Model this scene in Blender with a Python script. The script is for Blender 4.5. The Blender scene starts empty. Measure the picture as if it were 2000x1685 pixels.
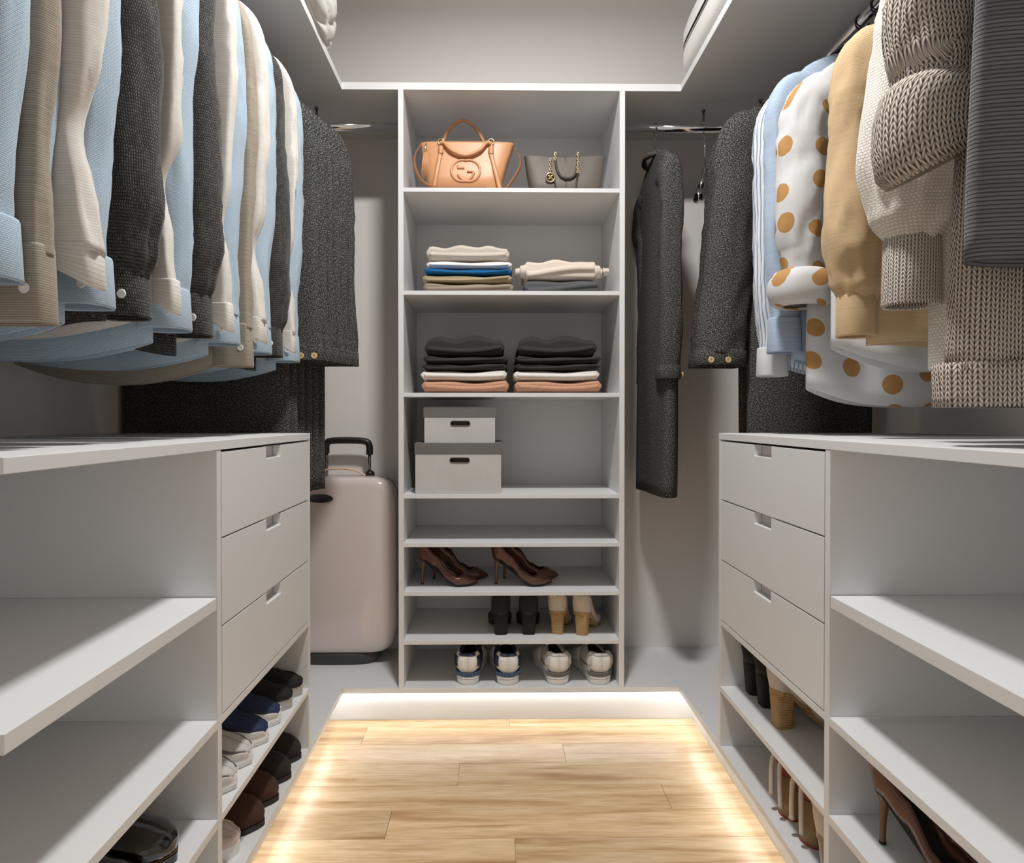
import bpy, bmesh, math, random
from mathutils import Vector, Matrix, noise
PI = math.pi
sin, cos = math.sin, math.cos
scene = bpy.context.scene
COL = scene.collection
random.seed(7)

# ------------------------------------------------------------------ camera
cd = bpy.data.cameras.new('camera'); cam = bpy.data.objects.new('camera', cd); COL.objects.link(cam)
cam.location = (-0.0575, -2.2, 1.0758)
cam.rotation_euler = (PI/2 - 0.0079, 0.0, -0.0119)
cd.sensor_width = 36.0; cd.lens = 1236.0/2000.0*36.0
cd.shift_x = 0.00905; cd.shift_y = -0.0078
cd.clip_start = 0.02
scene.camera = cam
# ------------------------------------------------------------------ world, lights, exposure
w = bpy.data.worlds.new('world'); scene.world = w; w.use_nodes = True
w.node_tree.nodes['Background'].inputs[0].default_value = (1.0, 0.965, 0.925, 1)
w.node_tree.nodes['Background'].inputs[1].default_value = 0.45
vs = scene.view_settings
vs.view_transform = 'Standard'; vs.look = 'None'; vs.gamma = 1.0; vs.use_curve_mapping = False
vs.exposure = 0.12
LAMP_POS = (0.0, -1.0, 2.835); LAMP_POWER = 32.0

# ------------------------------------------------------------------ materials
MATS = {}
def srgb(r, g, b):
    f = lambda c: (c/255.0/12.92) if c <= 10 else ((c/255.0+0.055)/1.055)**2.4
    return (f(r), f(g), f(b), 1.0)
def new_mat(name):
    m = bpy.data.materials.new(name); m.use_nodes = True
    nt = m.node_tree; b = nt.nodes['Principled BSDF']
    return m, nt, b
def plain(name, col, rough=0.5, metal=0.0, coat=0.0, spec=0.5, bump=0.0, bscale=200, var=0.0):
    m, nt, b = new_mat(name)
    b.inputs['Base Color'].default_value = col
    b.inputs['Roughness'].default_value = rough
    b.inputs['Metallic'].default_value = metal
    b.inputs['Coat Weight'].default_value = coat
    b.inputs['Coat Roughness'].default_value = 0.08
    b.inputs['Specular IOR Level'].default_value = spec
    if bump or var:
        tc = nt.nodes.new('ShaderNodeTexCoord')
        n = nt.nodes.new('ShaderNodeTexNoise'); n.inputs['Scale'].default_value = bscale
        n.inputs['Detail'].default_value = 4
        nt.links.new(tc.outputs['Object'], n.inputs['Vector'])
        if bump:
            bp = nt.nodes.new('ShaderNodeBump'); bp.inputs['Strength'].default_value = bump
            bp.inputs['Distance'].default_value = 0.001
            nt.links.new(n.outputs['Fac'], bp.inputs['Height']); nt.links.new(bp.outputs['Normal'], b.inputs['Normal'])
        if var:
            mx = nt.nodes.new('ShaderNodeMix'); mx.data_type = 'RGBA'
            mx.inputs[6].default_value = tuple(c*(1-var) for c in col[:3])+(1,)
            mx.inputs[7].default_value = tuple(min(1, c*(1+var)) for c in col[:3])+(1,)
            nt.links.new(n.outputs['Fac'], mx.inputs[0]); nt.links.new(mx.outputs[2], b.inputs['Base Color'])
    MATS[name] = m
    return m
def emission(name, col, strength):
    m = bpy.data.materials.new(name); m.use_nodes = True; nt = m.node_tree
    nt.nodes.clear(); o = nt.nodes.new('ShaderNodeOutputMaterial'); e = nt.nodes.new('ShaderNodeEmission')
    e.inputs[0].default_value = col; e.inputs[1].default_value = strength
    nt.links.new(e.outputs[0], o.inputs[0]); MATS[name] = m
    return m
def weave(name, c1, c2, cm, bw=0.005, bh=0.0026, mortar=0.0007, rough=0.85, off=0.5, strength=0.35):
    """woven cloth: thread floats as a brick pattern over a UV map in metres"""
    m, nt, b = new_mat(name)
    uv = nt.nodes.new('ShaderNodeUVMap')
    br = nt.nodes.new('ShaderNodeTexBrick')
    br.offset = off
    br.inputs['Color1'].default_value = c1; br.inputs['Color2'].default_value = c2; br.inputs['Mortar'].default_value = cm
    br.inputs['Scale'].default_value = 1.0; br.inputs['Mortar Size'].default_value = mortar
    br.inputs['Mortar Smooth'].default_value = 0.6; br.inputs['Bias'].default_value = 0.0
    br.inputs['Brick Width'].default_value = bw; br.inputs['Row Height'].default_value = bh
    nt.links.new(uv.outputs[0], br.inputs['Vector'])
    n = nt.nodes.new('ShaderNodeTexNoise'); n.inputs['Scale'].default_value = 9; n.inputs['Detail'].default_value = 3
    nt.links.new(uv.outputs[0], n.inputs['Vector'])
    hs = nt.nodes.new('ShaderNodeHueSaturation')
    mr = nt.nodes.new('ShaderNodeMapRange'); mr.inputs[3].default_value = 0.88; mr.inputs[4].default_value = 1.12
    nt.links.new(n.outputs['Fac'], mr.inputs[0]); nt.links.new(mr.outputs[0], hs.inputs['Value'])
    nt.links.new(br.outputs['Color'], hs.inputs['Color']); nt.links.new(hs.outputs[0], b.inputs['Base Color'])
    bp = nt.nodes.new('ShaderNodeBump'); bp.inputs['Strength'].default_value = strength; bp.inputs['Distance'].default_value = 0.0008
    bp.invert = True
    nt.links.new(br.outputs['Fac'], bp.inputs['Height']); nt.links.new(bp.outputs['Normal'], b.inputs['Normal'])
    b.inputs['Roughness'].default_value = rough; b.inputs['Specular IOR Level'].default_value = 0.2
    b.inputs['Sheen Weight'].default_value = 0.15
    MATS[name] = m
    return m
def speckle(name, c1, c2, scale=420, lo=0.48, hi=0.66, stripes=False):
    m, nt, b = new_mat(name)
    uv = nt.nodes.new('ShaderNodeUVMap')
    n = nt.nodes.new('ShaderNodeTexNoise'); n.inputs['Scale'].default_value = scale; n.inputs['Detail'].default_value = 2
    nt.links.new(uv.outputs[0], n.inputs['Vector'])
    cr = nt.nodes.new('ShaderNodeValToRGB'); cr.color_ramp.elements[0].position = lo; cr.color_ramp.elements[1].position = hi
    cr.color_ramp.elements[0].color = c1; cr.color_ramp.elements[1].color = c2
    nt.links.new(n.outputs['Fac'], cr.inputs[0]); nt.links.new(cr.outputs[0], b.inputs['Base Color'])
    bp = nt.nodes.new('ShaderNodeBump'); bp.inputs['Strength'].default_value = 0.5; bp.inputs['Distance'].default_value = 0.001
    nt.links.new(n.outputs['Fac'], bp.inputs['Height']); nt.links.new(bp.outputs['Normal'], b.inputs['Normal'])
    b.inputs['Roughness'].default_value = 0.9; b.inputs['Specular IOR Level'].default_value = 0.15
    MATS[name] = m
    return m
def stripes(name, c1, c2, pitch=0.012, duty=0.5, axis=0, rough=0.8):
    m, nt, b = new_mat(name)
    uv = nt.nodes.new('ShaderNodeUVMap'); sp = nt.nodes.new('ShaderNodeSeparateXYZ')
    nt.links.new(uv.outputs[0], sp.inputs[0])
    d = nt.nodes.new('ShaderNodeMath'); d.operation = 'DIVIDE'; d.inputs[1].default_value = pitch
    nt.links.new(sp.outputs[axis], d.inputs[0])
    f = nt.nodes.new('ShaderNodeMath'); f.operation = 'FRACT'; nt.links.new(d.outputs[0], f.inputs[0])
    g = nt.nodes.new('ShaderNodeMath'); g.operation = 'LESS_THAN'; g.inputs[1].default_value = duty
    nt.links.new(f.outputs[0], g.inputs[0])
    mx = nt.nodes.new('ShaderNodeMix'); mx.data_type = 'RGBA'; mx.inputs[6].default_value = c1; mx.inputs[7].default_value = c2
    nt.links.new(g.outputs[0], mx.inputs[0]); nt.links.new(mx.outputs[2], b.inputs['Base Color'])
    b.inputs['Roughness'].default_value = rough; b.inputs['Specular IOR Level'].default_value = 0.2
    MATS[name] = m
    return m
def polka(name, base, dot):
    m, nt, b = new_mat(name)
    uv = nt.nodes.new('ShaderNodeUVMap')
    v = nt.nodes.new('ShaderNodeTexVoronoi'); v.voronoi_dimensions = '2D'; v.inputs['Scale'].default_value = 10.5
    v.inputs['Randomness'].default_value = 0.35
    nt.links.new(uv.outputs[0], v.inputs['Vector'])
    g = nt.nodes.new('ShaderNodeMath'); g.operation = 'LESS_THAN'; g.inputs[1].default_value = 0.235
    nt.links.new(v.outputs['Distance'], g.inputs[0])
    mx = nt.nodes.new('ShaderNodeMix'); mx.data_type = 'RGBA'; mx.inputs[6].default_value = base; mx.inputs[7].default_value = dot
    nt.links.new(g.outputs[0], mx.inputs[0]); nt.links.new(mx.outputs[2], b.inputs['Base Color'])
    b.inputs['Roughness'].default_value = 0.75; b.inputs['Specular IOR Level'].default_value = 0.2
    MATS[name] = m
    return m
def knit(name, light, dark, pu=0.011, pv=0.008, slant=1.1, strength=0.9):
    """stockinette: columns of V stitches over a UV map in metres"""
    m, nt, b = new_mat(name)
    N = nt.nodes.new; L = nt.links.new
    def mth(op, a=None, bb=None, v=None):
        n = N('ShaderNodeMath'); n.operation = op
        if a is not None: L(a, n.inputs[0])
        if bb is not None: L(bb, n.inputs[1])
        if v is not None: n.inputs[1].default_value = v
        return n.outputs[0]
    uv = N('ShaderNodeUVMap'); sp = N('ShaderNodeSeparateXYZ'); L(uv.outputs[0], sp.inputs[0])
    u = mth('FRACT', mth('DIVIDE', sp.outputs[0], v=pu)); u = mth('ABSOLUTE', mth('SUBTRACT', u, v=0.5))   # 0 centre .5 edge
    vv = mth('ADD', mth('DIVIDE', sp.outputs[1], v=pv), mth('MULTIPLY', u, v=slant*2))
    s = mth('ABSOLUTE', mth('SUBTRACT', mth('FRACT', vv), v=0.5))             # .5 at gap, 0 at loop centre
    e = mth('ABSOLUTE', mth('SUBTRACT', u, v=0.25))                            # 0 mid-leg, .25 at gaps
    h = mth('SUBTRACT', mth('MULTIPLY', s, v=-1.0), mth('MULTIPLY', mth('MULTIPLY', e, e), v=9.0))
    mr = N('ShaderNodeMapRange'); mr.inputs[1].default_value = -0.85; mr.inputs[2].default_value = -0.25
    L(h, mr.inputs[0])
    mx = N('ShaderNodeMix'); mx.data_type = 'RGBA'; mx.inputs[6].default_value = dark; mx.inputs[7].default_value = light
    L(mr.outputs[0], mx.inputs[0]); L(mx.outputs[2], b.inputs['Base Color'])
    bp = N('ShaderNodeBump'); bp.inputs['Strength'].default_value = strength; bp.inputs['Distance'].default_value = 0.003
    L(mr.outputs[0], bp.inputs['Height']); L(bp.outputs['Normal'], b.inputs['Normal'])
    b.inputs['Roughness'].default_value = 0.9; b.inputs['Specular IOR Level'].default_value = 0.15
    MATS[name] = m
    return m
def wood_floor(name):
    m, nt, b = new_mat(name)
    N = nt.nodes.new; L = nt.links.new
    tc = N('ShaderNodeTexCoord'); oi = N('ShaderNodeObjectInfo')
    ad = N('ShaderNodeVectorMath'); ad.operation = 'ADD'
    cb = N('ShaderNodeCombineXYZ')
    ml = N('ShaderNodeMath'); ml.operation = 'MULTIPLY'; ml.inputs[1].default_value = 37.0
    L(oi.outputs['Random'], ml.inputs[0]); L(ml.outputs[0], cb.inputs[0]); L(ml.outputs[0], cb.inputs[1])
    L(tc.outputs['Object'], ad.inputs[0]); L(cb.outputs[0], ad.inputs[1])
    mp = N('ShaderNodeMapping'); mp.inputs['Scale'].default_value = (1.3, 16.0, 16.0); L(ad.outputs[0], mp.inputs[0])
    n1 = N('ShaderNodeTexNoise'); n1.inputs['Scale'].default_value = 1.5; n1.inputs['Detail'].default_value = 6; n1.inputs['Distortion'].default_value = 0.6
    L(mp.outputs[0], n1.inputs['Vector'])
    n2 = N('ShaderNodeTexNoise'); n2.inputs['Scale'].default_value = 9.0; n2.inputs['Detail'].default_value = 5
    L(mp.outputs[0], n2.inputs['Vector'])
    cr = N('ShaderNodeValToRGB'); e = cr.color_ramp.elements
    e[0].position = 0.30; e[0].color = srgb(180, 142, 100); e[1].position = 0.62; e[1].color = srgb(230, 202, 163)
    k = e.new(0.45); k.color = srgb(215, 181, 138)
    L(n1.outputs['Fac'], cr.inputs[0])
    mx = N('ShaderNodeMix'); mx.data_type = 'RGBA'; mx.blend_type = 'MULTIPLY'; mx.inputs[0].default_value = 0.35
    cr2 = N('ShaderNodeValToRGB'); cr2.color_ramp.elements[0].position = 0.35; cr2.color_ramp.elements[0].color = (0.55, 0.45, 0.36, 1)
    cr2.color_ramp.elements[1].position = 0.6; cr2.color_ramp.elements[1].color = (1, 1, 1, 1)
    L(n2.outputs['Fac'], cr2.inputs[0]); L(cr.outputs[0], mx.inputs[6]); L(cr2.outputs[0], mx.inputs[7])
    hs = N('ShaderNodeHueSaturation'); mr = N('ShaderNodeMapRange'); mr.inputs[3].default_value = 0.88; mr.inputs[4].default_value = 1.1
    L(oi.outputs['Random'], mr.inputs[0]); L(mr.outputs[0], hs.inputs['Value']); L(mx.outputs[2], hs.inputs['Color'])
    L(hs.outputs[0], b.inputs['Base Color'])
    b.inputs['Roughness'].default_value = 0.27; b.inputs['Specular IOR Level'].default_value = 0.35
    MATS[name] = m
    return m
plain('laminate', srgb(225, 226, 227), 0.42, spec=0.4)
plain('paint', srgb(238, 233, 229), 0.8, spec=0.25, bump=0.05, bscale=300)
plain('ceiling_paint', srgb(206, 205, 204), 0.9)
plain('recess', srgb(214, 206, 200), 0.5)
plain('chrome', (0.82, 0.82, 0.83, 1), 0.08, 1.0)
plain('dark_chrome', (0.30, 0.28, 0.27, 1), 0.25, 1.0)
plain('brass', (0.72, 0.55, 0.26, 1), 0.25, 1.0)
plain('pale_gold', (0.86, 0.74, 0.52, 1), 0.2, 1.0)
plain('black_plastic', srgb(28, 26, 25), 0.4)
plain('dark_hole', srgb(20, 17, 16), 0.9)
plain('white_plastic', srgb(238, 236, 233), 0.35)
plain('pearl_button', srgb(244, 240, 236), 0.25, coat=0.3)
plain('wood_peg', srgb(214, 180, 130), 0.5)
wood_floor('oak')
weave('blue_weave', srgb(208, 222, 233), srgb(197, 214, 228), srgb(158, 184, 206))
weave('charcoal_weave', srgb(104, 101, 98), srgb(70, 68, 66), srgb(30, 29, 28), bw=0.0034, bh=0.0052, mortar=0.001, strength=0.6)
weave('olive_weave', srgb(178, 168, 153), srgb(166, 156, 141), srgb(140, 130, 116), bw=3.0, bh=0.003, mortar=0.0006)
weave('cream_weave', srgb(234, 230, 224), srgb(228, 223, 216), srgb(206, 199, 191), bw=3.0, bh=0.004, mortar=0.0004)
weave('tan_weave', srgb(220, 193, 154), srgb(212, 184, 144), srgb(186, 154, 114), bw=3.0, bh=0.0022, mortar=0.0004)
weave('denim_blue', srgb(188, 203, 221), srgb(178, 195, 215), srgb(152, 174, 200), bw=3.0, bh=0.003, mortar=0.0006)
weave('grey_rib', srgb(118, 119, 123), srgb(106, 107, 111), srgb(66, 66, 70), bw=3.0, bh=0.0055, mortar=0.0012, strength=0.8)
speckle('coat_wool', srgb(44, 43, 42), srgb(150, 149, 146), 300, 0.47, 0.76)
speckle('coat_dark', srgb(36, 35, 34), srgb(124, 123, 121), 300, 0.47, 0.76)
stripes('blue_stripe', srgb(226, 229, 234), srgb(138, 153, 178), pitch=0.011, duty=0.3)
polka('polka_cotton', srgb(216, 216, 217), srgb(188, 143, 90))
plain('white_cotton', srgb(220, 220, 221), 0.8, spec=0.2)
weave('ivory_knit', srgb(238, 234, 226), srgb(231, 226, 217), srgb(205, 198, 187), bw=0.007, bh=0.0055, mortar=0.0012, strength=0.7)
knit('ivory_rib', srgb(226, 219, 209), srgb(120, 104, 92), pu=0.010, pv=0.007)
knit('oat_knit', srgb(214, 202, 190), srgb(66, 56, 52), pu=0.012, pv=0.008)
plain('dark_lining', srgb(66, 46, 32), 0.7)
def thin_cloth(names, amount):
    for nme in names:
        nt = MATS[nme].node_tree; b = nt.nodes['Principled BSDF']; out = nt.nodes['Material Output']
        tr = nt.nodes.new('ShaderNodeBsdfTranslucent'); mx = nt.nodes.new('ShaderNodeMixShader'); mx.inputs[0].default_value = amount
        src = b.inputs['Base Color']
        if src.is_linked: nt.links.new(src.links[0].from_socket, tr.inputs[0])
        else: tr.inputs[0].default_value = src.default_value
        nt.links.new(b.outputs[0], mx.inputs[1]); nt.links.new(tr.outputs[0], mx.inputs[2]); nt.links.new(mx.outputs[0], out.inputs[0])
thin_cloth(['blue_weave', 'cream_weave', 'olive_weave', 'tan_weave', 'denim_blue', 'blue_stripe', 'polka_cotton', 'white_cotton'], 0.12)
# ------------------------------------------------------------------ mesh helpers
def mobj(name, verts, faces, mat, parent=None, smooth=True, uvs=None, loc=None):
    me = bpy.data.meshes.new(name); me.from_pydata([tuple(v) for v in verts], [], faces)
    if smooth: me.polygons.foreach_set('use_smooth', [True]*len(me.polygons))
    if uvs is not None:
        ul = me.uv_layers.new(name='UVMap')
        for p in me.polygons:
            for li in p.loop_indices:
                ul.data[li].uv = uvs[me.loops[li].vertex_index]
    me.update()
    if isinstance(mat, str): mat = MATS[mat]
    me.materials.append(mat)
    o = bpy.data.objects.new(name, me); COL.objects.link(o)
    if parent is not None: o.parent = parent
    if loc: o.location = loc
    return o
def tag(o, label=None, cat=None, group=None, kind=None):
    if label: o['label'] = label
    if cat: o['category'] = cat
    if group: o['group'] = group
    if kind: o['kind'] = kind
    return o
def thing(name, label, cat, loc=(0, 0, 0), rotz=0.0, group=None, kind=None):
    o = bpy.data.objects.new(name, None); COL.objects.link(o); o.location = loc; o.rotation_euler = (0, 0, rotz)
    o.empty_display_size = 0.05
    return tag(o, label, cat, group, kind)
def copy_tree(o, parent=None):
    c = o.copy(); COL.objects.link(c); c.parent = parent
    for ch in list(o.children): copy_tree(ch, c)
    return c
def bevel(o, wd=0.001, seg=2):
    m = o.modifiers.new('bevel', 'BEVEL'); m.width = wd; m.segments = seg; m.limit_method = 'ANGLE'
    return o
def solid(o, t=0.002, off=0.0):
    m = o.modifiers.new('thickness', 'SOLIDIFY'); m.thickness = t; m.offset = off
    return o
def subsurf(o, n=1):
    m = o.modifiers.new('smooth', 'SUBSURF'); m.levels = n; m.render_levels = n
    return o
BOXF = [(0, 3, 2, 1), (4, 5, 6, 7), (0, 1, 5, 4), (1, 2, 6, 5), (2, 3, 7, 6), (3, 0, 4, 7)]
def box(name, x0, x1, y0, y1, z0, z1, mat, parent=None, bv=0.0008):
    if x0 > x1: x0, x1 = x1, x0
    if y0 > y1: y0, y1 = y1, y0
    v = [(x0, y0, z0), (x1, y0, z0), (x1, y1, z0), (x0, y1, z0), (x0, y0, z1), (x1, y0, z1), (x1, y1, z1), (x0, y1, z1)]
    o = mobj(name, v, BOXF, mat, parent, smooth=False)
    if bv: bevel(o, bv)
    return o
def loft(name, rings, mat, parent=None, closed=True, cap0=False, cap1=False, smooth=True, vcoord=None):
    """rings of equal point count; UV in metres (around, along)"""
    n = len(rings[0]); V = []; F = []; UV = []
    vacc = 0.0; prevc = None
    for ri, r in enumerate(rings):
        c = sum((Vector(p) for p in r), Vector())/n
        if prevc is not None: vacc += (c-prevc).length
        prevc = c; ua = 0.0
        for i, p in enumerate(r):
            if i: ua += (Vector(p)-Vector(r[i-1])).length
            V.append(Vector(p)); UV.append((ua, vcoord[ri] if vcoord else vacc))
    m = n if closed else n-1
    for a in range(len(rings)-1):
        for i in range(m):
            j = (i+1) % n
            F.append((a*n+i, a*n+j, (a+1)*n+j, (a+1)*n+i))
    if cap0: F.append(tuple(range(n-1, -1, -1)))
    if cap1: F.append(tuple((len(rings)-1)*n+i for i in range(n)))
    # seam: last column would wrap its UVs, give closed lofts a doubled seam by per-loop fix
    o = mobj(name, V, F, mat, parent, smooth, UV)
    if closed:
        me = o.data; ul = me.uv_layers['UVMap'].data
        for p in me.polygons:
            if len(p.vertices) != 4: continue
            us = [ul[li].uv[0] for li in p.loop_indices]
            if max(us)-min(us) > 0.01:
                vi = [me.loops[li].vertex_index % n for li in p.loop_indices]
                if 0 in vi and (n-1) in vi:
                    for li in p.loop_indices:
                        k = me.loops[li].vertex_index
                        if k % n == 0:
                            q = k+n-1
                            last = UV[q][0]+(Vector(V[k])-Vector(V[q])).length
                            ul[li].uv = (last, ul[li].uv[1])
    return o
def tube(name, path, rad, mat, parent=None, seg=10, caps=True, closed_path=False, flat=None, up=None):
    """round tube along a 3D polyline; rad is a number or list; flat=(a,b) scales the two axes"""
    P = [Vector(p) for p in path]; n = len(P); rings = []
    fa, fb = flat or (1, 1)
    nrm = None
    for i in range(n):
        if closed_path: t = P[(i+1) % n]-P[i-1]
        else: t = P[min(i+1, n-1)]-P[max(i-1, 0)]
        t.normalize()
        if nrm is None:
            ref = Vector(up) if up else (Vector((0, 0, 1)) if abs(t.z) < 0.9 else Vector((0, 1, 0)))
            nrm = (ref-t*ref.dot(t)).normalized()
        else:
            nrm = (nrm-t*nrm.dot(t)).normalized()
        bi = t.cross(nrm)
        r = rad[i] if isinstance(rad, (list, tuple)) else rad
        rings.append([P[i]+nrm*(r*fa*cos(2*PI*k/seg))+bi*(r*fb*sin(2*PI*k/seg)) for k in range(seg)])
    if closed_path:
        rings.append(rings[0])
        return loft(name, rings, mat, parent)
    return loft(name, rings, mat, parent, cap0=caps, cap1=caps)
def smooth_path(pts, n=8):
    """Catmull-Rom through the points"""
    P = [Vector(p) for p in pts]; out = []
    for i in range(len(P)-1):
        p0 = P[max(i-1, 0)]; p1 = P[i]; p2 = P[i+1]; p3 = P[min(i+2, len(P)-1)]
        for k in range(n):
            t = k/n
            out.append(0.5*((2*p1)+(p2-p0)*t+(2*p0-5*p1+4*p2-p3)*t*t+(3*p1-p0-3*p2+p3)*t**3))
    out.append(P[-1])
    return out
def interp(tab, x):
    if x <= tab[0][0]: return tab[0][1]
    for (a, va), (b, vb) in zip(tab, tab[1:]):
        if x <= b:
            t = (x-a)/(b-a); t = t*t*(3-2*t)
            return va+(vb-va)*t
    return tab[-1][1]
def lathe(name, prof, mat, parent=None, seg=20, loc=None, axis='z'):
    rings = []
    for r, z in prof:
        if axis == 'z': rings.append([(r*cos(2*PI*k/seg), r*sin(2*PI*k/seg), z) for k in range(seg)])
        elif axis == 'y': rings.append([(r*cos(2*PI*k/seg), z, r*sin(2*PI*k/seg)) for k in range(seg)])
        else: rings.append([(z, r*cos(2*PI*k/seg), r*sin(2*PI*k/seg)) for k in range(seg)])
    o = loft(name, rings, mat, parent, cap0=True, cap1=True)
    if loc: o.location = loc
    return o
# ------------------------------------------------------------------ room shell
WL, WR, WB, WF, CEIL = -1.185, 1.162, 0.385, -3.3, 2.9
FX = 0.587                      # front line of shelves and cabinets either side of the aisle
Y_END, Y_FAR = -1.514, -0.385   # near and far end of the side cabinets
def struct(o): o['kind'] = 'structure'; return o
fl = struct(thing('floor', 'light oak plank floor between the raised plinths', None))
sub = box('screed', WL, WR, WF, WB, -0.05, -0.012, 'recess', fl, 0)
row = 0; PW, PL = 0.118, 1.15
y = WF
plank_mesh = {}
rnd = random.Random(3)
while y < 0.058:
    y1 = min(y+PW, 0.058); off = [0.0, 0.52, 0.23, 0.81, 0.38, 0.67][row % 6]*PL
    x = -0.72-off
    while x < 0.72:
        xa, xb = max(x, -0.72), min(x+PL, 0.72)
        if xb-xa > 0.02:
            key = (round(xb-xa, 4), round(y1-y, 4))
            if key not in plank_mesh:
                o = box('plank', 0, key[0]-0.0008, 0, key[1]-0.0008, -0.012, 0, 'oak', fl, 0.0006)
                plank_mesh[key] = o
            else:
                o = plank_mesh[key].copy(); COL.objects.link(o); o.parent = fl
            o.location = (xa, y, 0)
        x += PL
    y += PW; row += 1
struct(box('wall_back', WL-0.1, WR+0.1, WB, WB+0.1, -0.05, CEIL, 'paint', None, 0))
struct(box('wall_left', WL-0.1, WL, WF, WB, -0.05, CEIL, 'paint', None, 0))
struct(box('wall_right', WR, WR+0.1, WF, WB, -0.05, CEIL, 'paint', None, 0))
# unseen end left open to let added world light in; only a lintel above
struct(box('wall_front', WL-0.1, WR+0.1, WF-0.1, WF, 2.45, CEIL, 'paint', None, 0))
struct(box('ceiling', WL-0.1, WR+0.1, WF-0.1, WB+0.1, CEIL, CEIL+0.1, 'ceiling_paint', None, 0))
# ceiling lamp over the aisle: round shallow fitting with a glowing diffuser
def ceiling_lamp(loc, r, power, label):
    t = thing('ceiling_lamp', label, 'lamp', loc)
    lathe('lamp_body', [(0.0, 0.065), (r*1.12, 0.065), (r*1.12, 0.0), (r*1.02, -0.004), (r*1.02, 0.02), (0.0, 0.02)], 'white_plastic', t, 32)
    ld = bpy.data.lights.new('lamp_disc', 'AREA'); ld.shape = 'DISK'; ld.size = 2*r; ld.energy = power; ld.color = (1.0, 0.985, 0.965); ld.spread = math.radians(172)
    lo = bpy.data.objects.new('lamp_disc', ld); COL.objects.link(lo); lo.parent = t; lo.location = (0, 0, -0.006)
    return t
ceiling_lamp(LAMP_POS, 0.11, LAMP_POWER, 'round white ceiling lamp above the middle of the aisle')
# ------------------------------------------------------------------ plinth with lit toe kick
ZP = 0.137
pl = thing('plinth', 'raised white plinth running round three sides of the closet', 'plinth')
box('deck', WL, -FX, Y_END-0.25, WB, ZP-0.018, ZP, 'laminate', pl)
box('deck', FX, WR, Y_END-0.25, WB, ZP-0.018, ZP, 'laminate', pl)
box('deck', -FX, FX, 0.0, WB, ZP-0.018, ZP, 'laminate', pl)
box('kick_board', -0.659, -0.647, Y_END-0.25, 0.057, 0.0, ZP-0.018, 'laminate', pl)
box('kick_board', 0.647, 0.659, Y_END-0.25, 0.057, 0.0, ZP-0.018, 'laminate', pl)
box('kick_board', -0.659, 0.659, 0.057, 0.069, 0.0, ZP-0.018, 'laminate', pl)
emission('led', (0.95, 0.98, 1.0, 1), 15.5)
def led(label, x0, x1, y0, y1):
    t = thing('led_strip', label, 'led strip', ((x0+x1)/2, (y0+y1)/2, ZP-0.024))
    box('channel', -(x1-x0)/2, (x1-x0)/2, -(y1-y0)/2, (y1-y0)/2, 0.002, 0.006, 'white_plastic', t, 0)
    box('diffuser', -(x1-x0)/2+0.001, (x1-x0)/2-0.001, -(y1-y0)/2+0.001, (y1-y0)/2-0.001, -0.001, 0.002, 'led', t, 0)
led('glowing white light strip under the plinth below the brown slippers', -0.641, -0.629, -1.6, 0.03)
led('glowing white light strip under the plinth below the wicker wedges', 0.629, 0.641, -1.6, 0.03)
led('glowing white light strip under the plinth in front of the tall shelves', -0.6, 0.6, 0.034, 0.046)
# ------------------------------------------------------------------ tall shelving tower
tw = thing('shelving_tower', 'tall white open shelving tower with bags, folded clothes and shoes', 'shelves', (0, 0, ZP))
TZ = 2.212-ZP
box('side_panel', -0.3935, -0.375, 0, WB-0.001, 0, TZ, 'laminate', tw)
box('side_panel', 0.375, 0.3935, 0, WB-0.001, 0, TZ, 'laminate', tw)
box('back_panel', -0.375, 0.375, WB-0.008, WB-0.001, 0, TZ, 'laminate', tw, 0)
SHZ = [1.875, 1.519, 1.165, 0.812, 0.643, 0.473, 0.303]
for z in SHZ:
    box('shelf', -0.375, 0.375, 0.0005, WB-0.008, z-0.0145-ZP, z-ZP, 'laminate', tw)
# ------------------------------------------------------------------ U-shaped top shelf
tsf = thing('top_shelf', 'white shelf running round the closet above the hanging rails', 'shelf', (0, 0, 2.212))
box('board', WL, WR, 0.0, WB-0.001, 0, 0.025, 'laminate', tsf)
box('board', WL, -FX, Y_END, 0.0, 0, 0.025, 'laminate', tsf)
box('board', FX, WR, Y_END, 0.0, 0, 0.025, 'laminate', tsf)
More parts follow.
